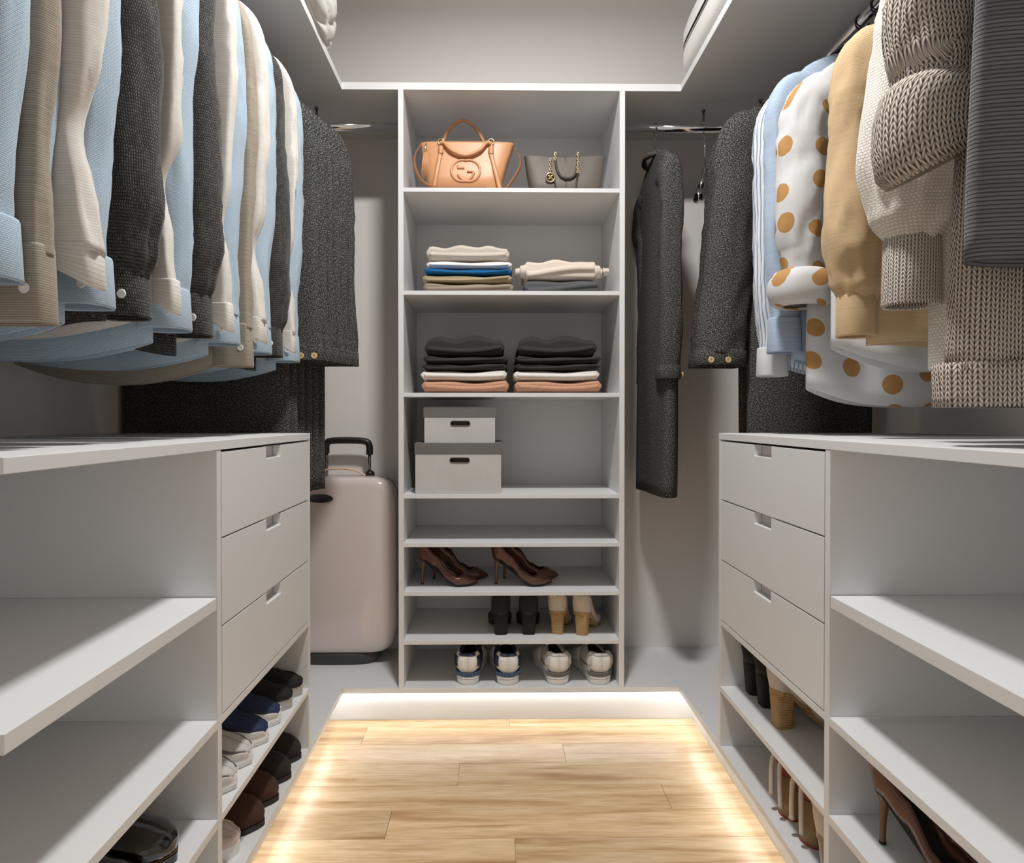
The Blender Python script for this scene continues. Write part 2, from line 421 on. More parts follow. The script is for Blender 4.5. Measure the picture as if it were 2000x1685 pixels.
# ------------------------------------------------------------------ side cabinets
def extr_poly(name, poly, x0, x1, mat, parent, bv=0.0006):
    """polygon in (y,z) extruded along x"""
    n = len(poly)
    V = [(x0, y, z) for y, z in poly]+[(x1, y, z) for y, z in poly]
    F = [tuple(range(n)), tuple(range(2*n-1, n-1, -1))]+[(i, i+n, (i+1) % n+n, (i+1) % n) for i in range(n)]
    o = mobj(name, V, F, mat, parent, smooth=False)
    bm = bmesh.new(); bm.from_mesh(o.data); bmesh.ops.recalc_face_normals(bm, faces=bm.faces); bm.to_mesh(o.data); bm.free()
    if bv: bevel(o, bv)
    return o
def side_cabinet(s, wx, words_drawer, words_open, words_top):
    xf = s*FX; xw = wx
    def bx(name, xa, xb, *a, **k): return box(name, xa, xb, *a, **k)
    # drawer cabinet
    c = thing('drawer_cabinet', words_drawer, 'cabinet', (0, 0, ZP))
    bx('side_panel', xf, xw, -0.401, Y_FAR, 0, 1.015-ZP, 'laminate', c)
    bx('side_panel', xf, xw, -0.990, -0.972, 0, 1.015-ZP, 'laminate', c)
    bx('bottom_board', xf, xw, -0.972, -0.401, 0.485-ZP, 0.500-ZP, 'laminate', c)
    bx('shoe_shelf', xf, xw, -0.972, -0.401, 0.295-ZP, 0.310-ZP, 'laminate', c)
    for z0, z1 in ((0.846, 1.0105), (0.675, 0.8425), (0.503, 0.6715)):
        ya, yb, na, nb, nz = -0.9695, -0.4035, -0.731, -0.632, 0.0275
        poly = [(ya, z0-ZP), (yb, z0-ZP), (yb, z1-ZP), (nb, z1-ZP), (nb, z1-nz-ZP), (na, z1-nz-ZP), (na, z1-ZP), (ya, z1-ZP)]
        d = extr_poly('drawer', poly, xf, xf+s*0.02, 'laminate', c)
        g = bx('grip_recess', xf+s*0.0205, xf+s*0.024, na-0.03, nb+0.03, z1-nz-0.02-ZP, z1-0.001-ZP, 'recess', d, bv=0)
        bx('drawer_box', xf+s*0.026, xf+s*0.5, ya+0.01, yb-0.01, z0+0.006-ZP, z1-0.03-ZP, 'recess', d, bv=0)
    # open shelving
    o = thing('open_shelving', words_open, 'shelves', (0, 0, ZP))
    bx('shelf', xf, xw, Y_END, -0.9925, 0.712-ZP, 0.735-ZP, 'laminate', o)
    bx('shelf', xf, xw, Y_END, -0.9905, 0.483-ZP, 0.500-ZP, 'laminate', o)
    bx('shelf', xf, xw, Y_END, -0.9905, 0.293-ZP, 0.310-ZP, 'laminate', o)
    # worktop
    tag(bx('countertop', xf-s*0.001, xw, Y_END, Y_FAR-0.002, 1.0155, 1.034, 'laminate'), words_top, 'countertop')
side_cabinet(-1, WL, 'white three-drawer cabinet with sneakers and brown slippers stored underneath',
             'white open shelves holding black patent shoes beside the drawers', 'white countertop above the sneaker cabinet')
side_cabinet(1, WR, 'white three-drawer cabinet with block heels and wicker shoes stored underneath',
             'white open shelves holding large brown stiletto pumps', 'white countertop under the polka dot blouse')
# ------------------------------------------------------------------ hanging rails
RX, RY, RZ, RR = 0.93, 0.13, 2.143, 0.0155
def rail(s, label):
    t = thing('clothes_rail', label, 'clothes rail', (s*RX, -0.07, RZ))
    L0 = Vector((s*RX, -0.07, RZ))
    pts = [(s*0.394, RY, RZ)]+[(s*(0.73+0.2*sin(a)), -0.07+0.2*cos(a), RZ) for a in [PI/2*k/10 for k in range(11)]]+[(s*RX, Y_END, RZ)]
    tube('rod', [Vector(p)-L0 for p in pts], RR, 'chrome', t, seg=20)
    for x, yy in ((s*0.71, RY), (s*0.888, 0.053), (s*RX, -0.62), (s*RX, -1.3)):
        b = tube('bracket', [Vector((x, yy, 2.212))-L0, Vector((x, yy, RZ-RR))-L0], 0.0042, 'dark_chrome', t, seg=8)
        lathe('bracket_cap', [(0.0, 0.0), (0.007, 0.0), (0.007, 0.004), (0.0, 0.004)], 'dark_chrome', b, 12, loc=(Vector((x, yy, 2.2065))-L0))
    return t
rail(-1, 'chrome clothes rail carrying the blue and charcoal shirts')
rail(1, 'chrome clothes rail carrying the polka dot blouse and knitwear')
# ------------------------------------------------------------------ garments on the rails
def sgnpow(v, e): return math.copysign(abs(v)**e, v)
def body_rings(P, rs):
    NU = P.get('nu', 64); zn, zt, zh = P['zn'], P['zt'], P['zh']
    sw, hw, t0 = P['sw'], P['hw'], P['t']
    amp = P.get('amp', 0.012); tail = P.get('tail', 0.0); e = 2.0/P.get('exp', 2.6)
    K1, K2 = rs.uniform(16, 22), rs.uniform(30, 42); ph = [rs.uniform(0, 6.28) for _ in range(6)]
    rows = []
    for k in range(7):
        f = k/6.0; rows.append((zn+(zt-zn)*f**1.25, P['nw']+(sw-P['nw'])*math.sin(f*PI/2)**0.9, 0.012+(t0*0.75-0.012)*f))
    n2 = P.get('rows', 22)
    for k in range(1, n2+1):
        f = k/n2; z = zt+(zh-zt)*f
        wdt = interp([(0, sw), (0.12, P.get('chest', sw+0.01)), (1, hw)], f)
        rows.append((z, wdt, t0*(0.75+0.45*f)))
    rings = []
    for z, wdt, th in rows:
        f = max(0.0, (zt-z)/(zt-zh)); r = []
        for i in range(NU):
            a = 2*PI*i/NU; c, s = cos(a), sin(a)
            x = wdt*sgnpow(c, e); y = th*sgnpow(s, e)
            q = x/wdt
            fold = amp*min(1, f*1.6)*(sin(K1*x+ph[0]+1.5*f)+0.6*sin(K2*x+ph[1]-f)+0.5*sin(9*x+ph[2]+4*f))*(1-0.65*q*q)
            y += fold*(1.0 if s >= 0 else 0.8)
            zz = z
            if tail and f > 0: zz -= tail*f*f*(1-q*q*1.15)
            zz += P.get('slant', 0.0)*f*q+P.get('wav', 0.0)*f*f*sin(14*x+ph[3])
            r.append((x, y, zz))
        rings.append(r)
    return rings
def sleeve(name, P, sg, mat, parent, rs, S):
    """sleeve hanging from the shoulder tip; sg +1 aisle side, -1 wall side"""
    sw, zt = P['sw'], P['zt']
    pts = [(sw-0.075, 0, zt-0.038), (sw-0.03, 0, zt-0.034), (sw+0.012, 0, zt-0.062), (sw+0.030, 0, zt-0.13)]
    if sg < 0:      # the sleeve on the wall side is squeezed in against the body
        pts = [(x_-0.03, y_, z_) for x_, y_, z_ in pts]
        pts += [(sw-0.075-0.02*min(1, k), dy, z) for k, (dx, dy, z) in enumerate(S['path'])]
    else: pts += [(sw+dx, dy, z) for dx, dy, z in S['path']]
    path = smooth_path(pts, 7); n = len(path); seg = 36
    ph = rs.uniform(0, 6.28); rings = []; L = [0.0]
    for i in range(1, n): L.append(L[-1]+(path[i]-path[i-1]).length)
    for i, p in enumerate(path):
        f = L[i]/L[-1]; t = (path[min(i+1, n-1)]-path[max(i-1, 0)]).normalized()
        e1 = Vector((t.z, 0, -t.x))*-1.0
        rx, ry = interp([(a, b) for a, b, c in S['rad']], f), interp([(a, c) for a, b, c in S['rad']], f)
        gat = S.get('gather', 0.0)*max(0, (f-0.75)*4)
        ring = []
        for k in range(seg):
            a = 2*PI*k/seg
            cr = 1-2*abs(noise.noise(Vector((cos(a)*1.6+ph, sin(a)*1.6, f*7.5+0.9*a*min(1, f*2)))))
            m = 1+0.03*sin(2*a+6*f+ph)*min(1, f*3)+S.get('crease', 0.13)*(cr-0.55)*min(1, f*3)+gat*0.05*sin(11*a)
            q = p+e1*(rx*m*cos(a))+Vector((0, 1, 0))*(ry*m*sin(a))
            if f > 0.25: q += Vector((S.get('wob', 0.004)*sin(f*11+ph), S.get('wob', 0.004)*cos(f*9+ph), 0))*min(1, (f-0.25)*4)
            ring.append((q.x*sg, q.y, q.z))
        rings.append(ring)
    o = solid(loft(name, rings, mat, parent), 0.0025)
    end = path[-1]; rx, ry = S['rad'][-1][1], S['rad'][-1][2]
    cf = S.get('cuff')
    if cf:
        h, k0, k1 = cf['h'], cf.get('k0', 1.08), cf.get('k1', 1.12); rr = []
        prof = cf.get('prof') or [(0.0, k0*0.97), (0.04, k0), (0.5, (k0+k1)/2), (0.96, k1), (1.0, k1*0.97)]
        sl = cf.get('slant', 0.0)
        for f, kk in prof:
            rr.append([((end.x+rx*kk*sgnpow(cos(2*PI*i/seg), cf.get('sq', 0.85)))*sg, end.y+ry*kk*sgnpow(sin(2*PI*i/seg), cf.get('sq', 0.85)),
                        end.z+0.012-h*f-sl*f*cos(2*PI*i/seg)) for i in range(seg)])
        c = solid(loft('cuff', rr, cf.get('mat', mat), o), cf.get('th', 0.004))
        if cf.get('button') and sg > 0:
            by = -1 if P.get('side', 1) > 0 else 1
            nb = 2 if cf['button'] == 2 else 1
            for j in range(nb):
                b = lathe('button', [(0, 0.0), (0.0065, 0.0), (0.0075, 0.0012), (0.0065, 0.0028), (0.0045, 0.0022), (0, 0.0022)], cf.get('bmat', 'pearl_button'), c, 14, axis='y')
                b.scale = (cf.get('bs', 1.0),)*3
                b.location = (end.x+rx*(0.62-0.7*j), end.y+by*(ry*cf.get('k1', 1.12)*0.93+0.003), end.z-h*0.45)
                if by < 0: b.rotation_euler = (0, 0, PI)
    return o
def garment(name, label, cat, group, x, y, side, mat, P, S, seed, rotz=None):
    """side +1: hung on the rail left of the aisle (local +X to the aisle), -1: on the other rail"""
    P = dict(P); P['side'] = side
    rs = random.Random(seed)
    t = thing(name, label, cat, (x, y, RZ), (0.0 if side > 0 else PI) if rotz is None else rotz, group)
    b = solid(loft('body', body_rings(P, rs), mat, t, vcoord=None), 0.0025)
    if P.get('collar', True):
        nw, zn = P['nw'], P['zn']; rr = []
        for f, k, dz in ((0, 1.0, -0.012), (0.4, 1.02, 0.012), (0.8, 0.95, 0.03), (1.0, 1.06, 0.033), (1.1, 1.25, 0.012), (1.2, 1.32, -0.012)):
            rr.append([(nw*k*cos(2*PI*i/24), 0.034*k*sin(2*PI*i/24), zn+dz*P.get('ch', 1.0)-0.006*abs(cos(2*PI*i/24))) for i in range(24)])
        solid(loft('collar', rr, P.get('cmat', mat), t), 0.0025)
    if S:
        for sg in P.get('sleeves', (1, -1)): sleeve('sleeve', P, sg, S.get('mat', mat), t, rs, S)
    if P.get('placket'):
        by = -1 if side > 0 else 1
        zs = [P['zn']-0.03+(P['zh']-P['zn']+0.05)*k/14 for k in range(15)]
        rr = [[(0.018*c, by*(P['t']*interp([(0, 0.5), (0.25, 1.0), (1, 1.28)], k/14.0)+0.004), z) for c in (-1, -0.5, 0, 0.5, 1)] for k, z in enumerate(zs)]
        solid(loft('placket', rr, mat, t, closed=False), 0.002)
    return t
def soft(v, lim, knee=0.6):
    if lim is None: return v
    k = lim*knee; a = abs(v)
    return v if a <= k else math.copysign(k+(lim-k)*math.tanh((a-k)/(lim-k)), v)
def squeeze(t, ylo, yhi, xwall, xout=None, m=0.002):
    """hung cloth gives way: keep a garment in the room it has along the rail and off the wall (local -X)"""
    def fx(x): return soft(x, xwall-m, 0.82) if x < 0 else soft(x, xout, 0.82)
    def fy_(y): return soft(y, (yhi if y > 0 else -ylo)-m)
    def rec(o):
        for ch in o.children:
            if ch.location.length > 1e-6: ch.location = (fx(ch.location.x), fy_(ch.location.y), ch.location.z)
            else:
                for v in ch.data.vertices: v.co.x = fx(v.co.x); v.co.y = fy_(v.co.y)
            rec(ch)
    rec(t)
def hanger(x, y, P, label, group, rotz=0.0, mat='black_plastic', peg=None, long_hook=0.0):
    t = thing('clothes_hanger', label, 'hanger', (x, y, RZ), rotz, group)
    zn, zt, sw = P['zn'], P['zt'], P['sw']
    r = RR+0.0028
    # hook lies in the plane across the rod (local x-z), closing over it
    hook = [(-r*cos(a), 0, r*sin(a)) for a in [-0.35*PI+1.35*PI*k/14 for k in range(15)]][::-1]
    pth = hook[::-1]+[(r*0.9, 0, -0.012), (r*0.2, 0, -0.028), (0, 0, -0.04), (0, 0, zn-0.005)]
    tube('hook', pth, 0.0024, 'dark_chrome' if mat != 'black_plastic' else 'black_plastic', t, seg=8)
    bar = smooth_path([(-sw+0.035, 0, zt-0.022), (-sw*0.55, 0, zt+(zn-zt)*0.5-0.016), (0, 0, zn-0.014), (sw*0.55, 0, zt+(zn-zt)*0.5-0.016), (sw-0.035, 0, zt-0.022)], 6)
    tube('shoulder_bar', bar, 0.0065, mat, t, seg=10, flat=(1, 0.7))
    if peg: lathe('peg', [(0, 0), (0.006, 0), (0.006, 0.022), (0, 0.022)], peg, t, 12, loc=(0, 0, zn+0.012))
    return t
# --- shirts over the sneaker cabinet
SH = dict(zn=-0.042, zt=-0.088, zh=-0.93, sw=0.225, hw=0.235, nw=0.06, t=0.018, amp=0.005, tail=0.03, ch=0.35)
def straight(cuff_h=0.075, **kw):
    d = dict(path=[(0.036, 0.0, -0.34), (0.036, 0, -0.58), (0.034, 0, -0.78), (0.034, 0, -0.84)],
             rad=[(0, 0.03, 0.026), (0.1, 0.062, 0.038), (0.3, 0.056, 0.042), (0.6, 0.048, 0.038), (0.9, 0.041, 0.036), (1, 0.038, 0.036)],
             cuff=dict(h=cuff_h, k0=1.03, k1=1.12, button=1))
    d.update(kw); return d
BLUE_S = straight()
CHAR_S = dict(path=[(0.036, 0, -0.34), (0.040, 0, -0.58), (0.040, 0, -0.78), (0.038, 0, -0.835)], gather=1.0,
              rad=[(0, 0.03, 0.026), (0.1, 0.062, 0.040), (0.3, 0.052, 0.038), (0.6, 0.056, 0.042), (0.86, 0.064, 0.046), (0.95, 0.05, 0.042), (1, 0.036, 0.034)],
              cuff=dict(h=0.08, k0=1.06, k1=1.12, button=1))
CREAM_S = dict(path=[(0.034, 0, -0.34), (0.032, 0, -0.58), (0.03, 0, -0.7), (0.034, 0, -0.84)],
               rad=[(0, 0.03, 0.026), (0.1, 0.064, 0.044), (0.35, 0.060, 0.044), (0.66, 0.054, 0.042), (0.78, 0.034, 0.030), (0.9, 0.046, 0.040), (1, 0.050, 0.044)],
               cuff=dict(h=0.035, k0=1.0, k1=1.05, slant=0.025))
OLIVE_S = straight(0.1, path=[(0.038, 0, -0.34), (0.04, 0, -0.58), (0.04, 0, -0.8), (0.04, 0, -0.86)])
KINDS = {'blue': ('blue_weave', BLUE_S, 'light blue shirt with white button', SH),
         'charcoal': ('charcoal_weave', CHAR_S, 'charcoal flecked blouse with gathered cuff', dict(SH, tail=0.0, wav=0.018, zh=-0.925)),
         'cream': ('cream_weave', CREAM_S, 'cream shirt with pinched cuff', dict(SH, zh=-0.9)),
         'olive': ('olive_weave', OLIVE_S, 'grey-beige shirt with wide cuff', dict(SH, zh=-0.945, tail=0.045, t=0.034))}
# each shirt with the far end of the room it takes up along the rail
LEFT = [('blue', -1.408), ('olive', -1.368), ('blue', -1.338), ('cream', -1.292), ('blue', -1.221), ('charcoal', -1.112), ('cream', -1.080), ('blue', -0.968),
        ('charcoal', -0.888), ('cream', -0.855), ('blue', -0.742), ('olive', -0.705), ('cream', -0.658), ('blue', -0.541), ('charcoal', -0.473), ('cream', -0.443), ('blue', -0.308)]
CN = {'blue': 'blue', 'charcoal': 'charcoal', 'cream': 'cream', 'olive': 'grey-beige'}
HG = 'black plastic hanger holding up a shirt on the blue shirt rail'
for i, (k, hi_) in enumerate(LEFT):
    lo_ = LEFT[i-1][1] if i else -1.478
    yy = hi_-min((hi_-lo_)/2, 0.046)
    m, S, words, P = KINDS[k]
    nb = [CN[LEFT[j][0]] for j in (i-1, i+1) if 0 <= j < len(LEFT)]
    if i == 0: where = 'at the open rail end beside a grey-beige one'
    elif i == len(LEFT)-1: where = 'between a cream shirt and the wool coats'
    elif nb[0] == nb[1]: where = 'hanging between two %s shirts' % nb[0]
    else: where = 'hanging between a %s and a %s shirt' % tuple(sorted(nb))
    dxx = -0.02 if i == 2 else (0.012 if k == 'cream' else 0.0)
    gm = garment('hanging_shirt' if k != 'charcoal' else 'hanging_blouse', words+' '+where, 'shirt', 'shirts on the rail over the sneaker cabinet', -RX+dxx, yy, 1, m, P, S, 100+i)
    squeeze(gm, lo_-yy, hi_-yy, -RX+dxx-WL-0.003)
    hanger(-RX, yy, P, HG, 'hangers of the shirt rail')
# --- wool coats
CO = dict(zn=-0.05, zt=-0.115, zh=-1.30, sw=0.225, hw=0.235, chest=0.23, nw=0.06, t=0.03, amp=0.008, rows=26, ch=0.5)
COAT_S = dict(path=[(0.06, 0, -0.34), (0.10, 0, -0.58), (0.135, 0, -0.78), (0.15, 0, -0.88)], wob=0.003,
              rad=[(0, 0.035, 0.03), (0.1, 0.068, 0.036), (0.4, 0.062, 0.036), (0.8, 0.056, 0.036), (1, 0.056, 0.036)],
              cuff=dict(h=0.045, k0=1.03, k1=1.05, button=2, bmat='wood_peg', bs=1.3))
CO = dict(CO)
CO_P = dict(CO, t=0.017, amp=0.004)
PACK_S = dict(COAT_S, rad=[(0, 0.035, 0.02), (0.1, 0.068, 0.024), (0.4, 0.062, 0.024), (0.8, 0.056, 0.024), (1, 0.056, 0.024)], path=[(0.040, 0, -0.34), (0.046, 0, -0.58), (0.054, 0, -0.78), (0.06, 0, -0.86)])
COATS = [-0.287+0.04*k for k in range(6)]
for i, yy in enumerate(COATS):
    lab = 'long dark grey wool coat in the pack of coats beside the shirts'
    if i == 0: lab = 'long dark grey wool coat hanging next to the last blue shirt'
    CO_I = dict(CO_P, sw=0.238+0.012*i, chest=0.245+0.012*i, hw=0.255+0.010*i)
    gm = garment('wool_coat', lab, 'coat', 'wool coats next to the blue shirts', -RX, yy, 1, 'coat_wool', CO_I, PACK_S, 300+i)
    squeeze(gm, -0.02, 0.02, -RX-WL-0.003)
    hanger(-RX, yy, CO, 'black hanger inside a dark grey wool coat beside the shirts', 'hangers of the coat pack')
# --- garments on the opposite rail
COAT_R = dict(COAT_S, path=[(0.03, 0, -0.34), (0.05, 0, -0.58), (0.07, 0, -0.78), (0.078, 0, -0.87)],
              rad=[(0, 0.035, 0.03), (0.1, 0.07, 0.04), (0.4, 0.07, 0.046), (0.8, 0.072, 0.05), (1, 0.074, 0.05)])
CO_R = dict(CO, hw=0.19, sw=0.2, chest=0.2, zn=-0.07, zt=-0.14, zh=-1.34)
c6 = garment('wool_coat', 'long dark grey wool coat with gold cuff buttons hanging beside the striped shirt', 'coat', None, RX-0.012, -0.245, -1, 'coat_wool', CO_R, COAT_R, 400)
c7 = garment('wool_coat', 'long black-grey wool coat hanging behind the coat with gold cuff buttons', 'coat', None, RX-0.004, -0.16, -1, 'coat_dark', CO_R, COAT_R, 401)
squeeze(c6, -0.05, 0.075, WR-RX+0.012-0.003); squeeze(c7, -0.035, 0.035, WR-RX+0.004-0.003)
for yy in (-0.245, -0.16):
    hanger(RX, yy, CO_R, 'black hanger inside a dark wool coat beside the striped shirt', 'hangers of the two coats', PI)
CO_B = dict(CO, zn=-0.115, zt=-0.20, zh=-1.335, sw=0.2, hw=0.21, chest=0.215, t=0.034, amp=0.012)
CB_S = dict(COAT_S, path=[(0.03, 0, -0.4), (0.02, 0.0, -0.62), (0.0, 0, -0.8), (-0.02, 0, -0.9)])
c8 = garment('wool_coat', 'single dark grey wool coat hanging edge-on beside the shelving tower', 'coat', None, 0.53, RY, -1, 'coat_wool', CO_B, CB_S, 402, rotz=-PI/2)
squeeze(c8, -0.2, 0.2, WB-RY-0.003, 0.25)
hanger(0.53, RY, CO_B, 'wire hanger with wooden neck carrying the single edge-on coat', None, -PI/2, mat='dark_chrome', peg='wood_peg')
HL = 'black plastic hanger on the rail with the polka dot blouse'
HGP = 'black hangers of the knitwear rail'
def right(name, label, cat, yy, mat, P, S, seed, dx=0.0, hang=True):
    t = garment(name, label, cat, None, RX-dx, yy, -1, mat, P, S, seed)
    if hang: hanger(RX, yy, dict(P, sw=min(P['sw'], 0.205)), HL, HGP, PI)
    return t
WO = dict(zn=-0.13, zt=-0.20, zh=-0.98, sw=0.205, hw=0.215, nw=0.06, t=0.03, amp=0.01, tail=0.03)
def wsl(zend, x=0.035, r=0.042, cuff=None, gather=0.0, rad=None, zt=-0.20):
    return dict(path=[(x, 0, zt-0.23), (x+0.005, 0, (zend+zt-0.23)/2-0.01), (x, 0, zend+0.06), (x, 0, zend)], gather=gather,
                rad=rad or [(0, 0.03, 0.026), (0.12, 0.06, 0.04), (0.4, r*1.2, r), (0.85, r, r*0.95), (1, r*0.9, r*0.85)], cuff=cuff)
right('striped_shirt', 'white shirt with narrow blue stripes and plain white cuff beside the wool coat', 'shirt', -0.50, 'blue_stripe', dict(WO, zh=-0.93),
      wsl(-0.89, r=0.04, gather=1.0, cuff=dict(h=0.075, k0=1.0, k1=1.05, mat='white_cotton')), 501)
right('denim_shirt', 'soft blue cotton shirt hanging between the striped shirt and polka dot blouse', 'shirt', -0.57, 'denim_blue', dict(WO, zh=-0.92, zn=-0.12, zt=-0.19),
      wsl(-0.82, r=0.04, cuff=dict(h=0.09, k0=1.02, k1=1.1)), 502)
right('polka_blouse', 'white blouse with tan polka dots and puffy rolled cuff', 'blouse', -0.66, 'polka_cotton', dict(WO, zh=-1.0, tail=0.04, hw=0.225, ch=1.4, zn=-0.17, zt=-0.25),
      wsl(-0.72, zt=-0.25, r=0.05, rad=[(0, 0.03, 0.026), (0.12, 0.062, 0.045), (0.4, 0.058, 0.05), (0.8, 0.054, 0.05), (1, 0.046, 0.044)],
          cuff=dict(h=0.085, th=0.006, sq=1.0, prof=[(0.0, 1.0), (0.08, 1.35), (0.3, 1.6), (0.6, 1.65), (0.88, 1.5), (1.0, 1.2), (0.97, 0.95)])), 503)
right('white_shirt', 'plain white shirt with curved hem hanging between polka dot blouse and tan shirt', 'shirt', -0.76, 'white_cotton', dict(WO, zh=-0.91, tail=0.05, zn=-0.24, zt=-0.31),
      None, 504)
TAN = dict(WO, zh=-0.9, tail=0.0, slant=-0.03, wav=0.014, t=0.036, amp=0.014, zn=-0.19, zt=-0.275)
tn = right('tan_shirt', 'tan cotton shirt with gathered cuff beside the ivory sweater', 'shirt', -0.895, 'tan_weave', TAN,
           wsl(-0.825, zt=-0.275, r=0.046, gather=1.0, cuff=dict(h=0.085, k0=0.92, k1=0.95),
               rad=[(0, 0.03, 0.03), (0.12, 0.062, 0.045), (0.4, 0.052, 0.046), (0.8, 0.058, 0.05), (0.93, 0.05, 0.046), (1, 0.036, 0.036)]), 505)
IV = dict(WO, zh=-0.98, tail=0.0, t=0.045, amp=0.014, hw=0.215, zn=-0.12, zt=-0.19, collar=True)
right('ivory_sweater', 'ivory knit sweater with balloon sleeve and ribbed cuff', 'sweater', -1.085, 'ivory_knit', IV,
      wsl(-0.76, x=0.045, cuff=dict(h=0.12, k0=1.05, k1=1.12, mat='ivory_rib', th=0.006),
          rad=[(0, 0.035, 0.03), (0.12, 0.066, 0.05), (0.4, 0.062, 0.056), (0.75, 0.082, 0.066), (0.92, 0.066, 0.058), (1, 0.038, 0.036)]), 506)
OK_ = dict(WO, zh=-1.0, tail=0.0, t=0.06, amp=0.02, hw=0.312, sw=0.24, chest=0.27, wav=0.01, zn=-0.1, zt=-0.17)
ok = right('knit_cardigan', 'chunky oatmeal knit cardigan with big turned-up cuff', 'cardigan', -1.262, 'oat_knit', OK_,
           wsl(-0.60, x=0.095, r=0.055, rad=[(0, 0.04, 0.035), (0.15, 0.068, 0.055), (0.5, 0.062, 0.055), (1, 0.056, 0.052)],
               cuff=dict(h=0.1, th=0.012, sq=1.0, slant=0.03, prof=[(-0.1, 1.0), (0.0, 1.2), (0.25, 1.34), (0.6, 1.36), (0.9, 1.26), (1.0, 1.08), (0.95, 0.85)])), 507)
rb = []
for f in range(5):
    q = f/4.0; rb.append([(0.318*sgnpow(cos(2*PI*i/64), 0.77), 0.078*sgnpow(sin(2*PI*i/64), 0.77)*(1-0.06*q)+0.004*sin(i*1.7), -0.985-0.065*q) for i in range(64)])
solid(loft('hem_rib', rb, 'oat_knit', ok), 0.008)
GR = dict(WO, zh=-0.86, tail=0.0, t=0.03, amp=0.008, hw=0.36, sw=0.31, chest=0.34, zn=-0.09, zt=-0.15, collar=False)
gs = right('grey_sweater', 'dark grey ribbed top draped over a white hanger', 'top', -1.365, 'grey_rib', GR, None, 508, hang=False)
hanger(RX, -1.365, dict(GR, sw=0.22), 'white plastic hanger inside the dark grey ribbed top', None, PI, mat='white_plastic')
# room each garment has along this rail (far end, near end)
for nm_, yc_, hi_, lo_, mm in (('striped_shirt', -0.50, -0.44, -0.535, 0.003), ('denim_shirt', -0.57, -0.535, -0.602, 0.003), ('polka_blouse', -0.66, -0.602, -0.735, 0.004),
                               ('white_shirt', -0.76, -0.735, -0.825, 0.003), ('tan_shirt', -0.895, -0.825, -0.990, 0.003), ('ivory_sweater', -1.085, -0.990, -1.177, 0.004),
                               ('knit_cardigan', -1.262, -1.177, -1.331, 0.008), ('grey_sweater', -1.365, -1.331, -1.42, 0.003)):
    squeeze(bpy.data.objects[nm_], yc_-hi_, yc_-lo_, WR-RX-0.003, None, mm)
# chrome trouser hanger behind the coats
th_ = thing('clip_hanger', 'chrome clip of a trouser hanger showing beside the wool coat', 'hanger', (0.712, RY, RZ))
tube('hook', [(0, 0.0185*cos(a), 0.0185*sin(a)) for a in [PI*1.1-PI*1.1*k/12 for k in range(13)]][::1]+[(0, 0.012, -0.02), (0.002, 0, -0.035), (0.004, 0, -0.16)], 0.0022, 'chrome', th_, seg=8)
tube('arm', [(0.004, 0, -0.15), (-0.010, -0.01, -0.2), (-0.022, -0.02, -0.24)], 0.011, 'chrome', th_, seg=12)
tube('clip', [(-0.021, -0.02, -0.235), (-0.031, -0.03, -0.275)], 0.018, 'chrome', th_, seg=14)
# ------------------------------------------------------------------ shoes
plain('brown_leather', srgb(92, 52, 38), 0.28, coat=0.35)
plain('black_lining', srgb(14, 12, 12), 0.8)
plain('heel_wood', srgb(112, 78, 50), 0.4)
plain('black_suede', srgb(24, 22, 22), 0.85)
plain('beige_leather', srgb(205, 194, 180), 0.5)
plain('patent_black', srgb(16, 10, 10), 0.08, coat=1.0)
plain('welt_brown', srgb(90, 60, 30), 0.4)
plain('brown_suede', srgb(66, 38, 24), 0.9, bump=0.3, bscale=500, var=0.25)
plain('dark_brown_suede', srgb(40, 29, 25), 0.9, bump=0.3, bscale=500, var=0.25)
plain('rubber_black', srgb(22, 21, 21), 0.5)
plain('rubber_white', srgb(232, 231, 228), 0.45)
plain('rubber_grey', srgb(178, 174, 170), 0.6)
plain('mesh_navy', srgb(34, 46, 84), 0.75, bump=0.8, bscale=700, var=0.35)
plain('panel_navy', srgb(38, 46, 66), 0.6)
plain('band_blue', srgb(62, 88, 122), 0.6)
plain('band_grey', srgb(112, 110, 107), 0.6)
plain('mesh_grey', srgb(206, 203, 200), 0.75, bump=0.8, bscale=700, var=0.2)
plain('canvas_black', srgb(26, 25, 26), 0.85, bump=0.3, bscale=600)
plain('knit_pink', srgb(214, 198, 192), 0.85, bump=0.5, bscale=600)
plain('tape_red', srgb(150, 62, 44), 0.7)
stripes('wicker', srgb(196, 164, 116), srgb(112, 84, 52), pitch=0.0042, duty=0.3, axis=1)
stripes('espadrille', srgb(176, 148, 108), srgb(112, 88, 60), pitch=0.0032, duty=0.35, axis=1)
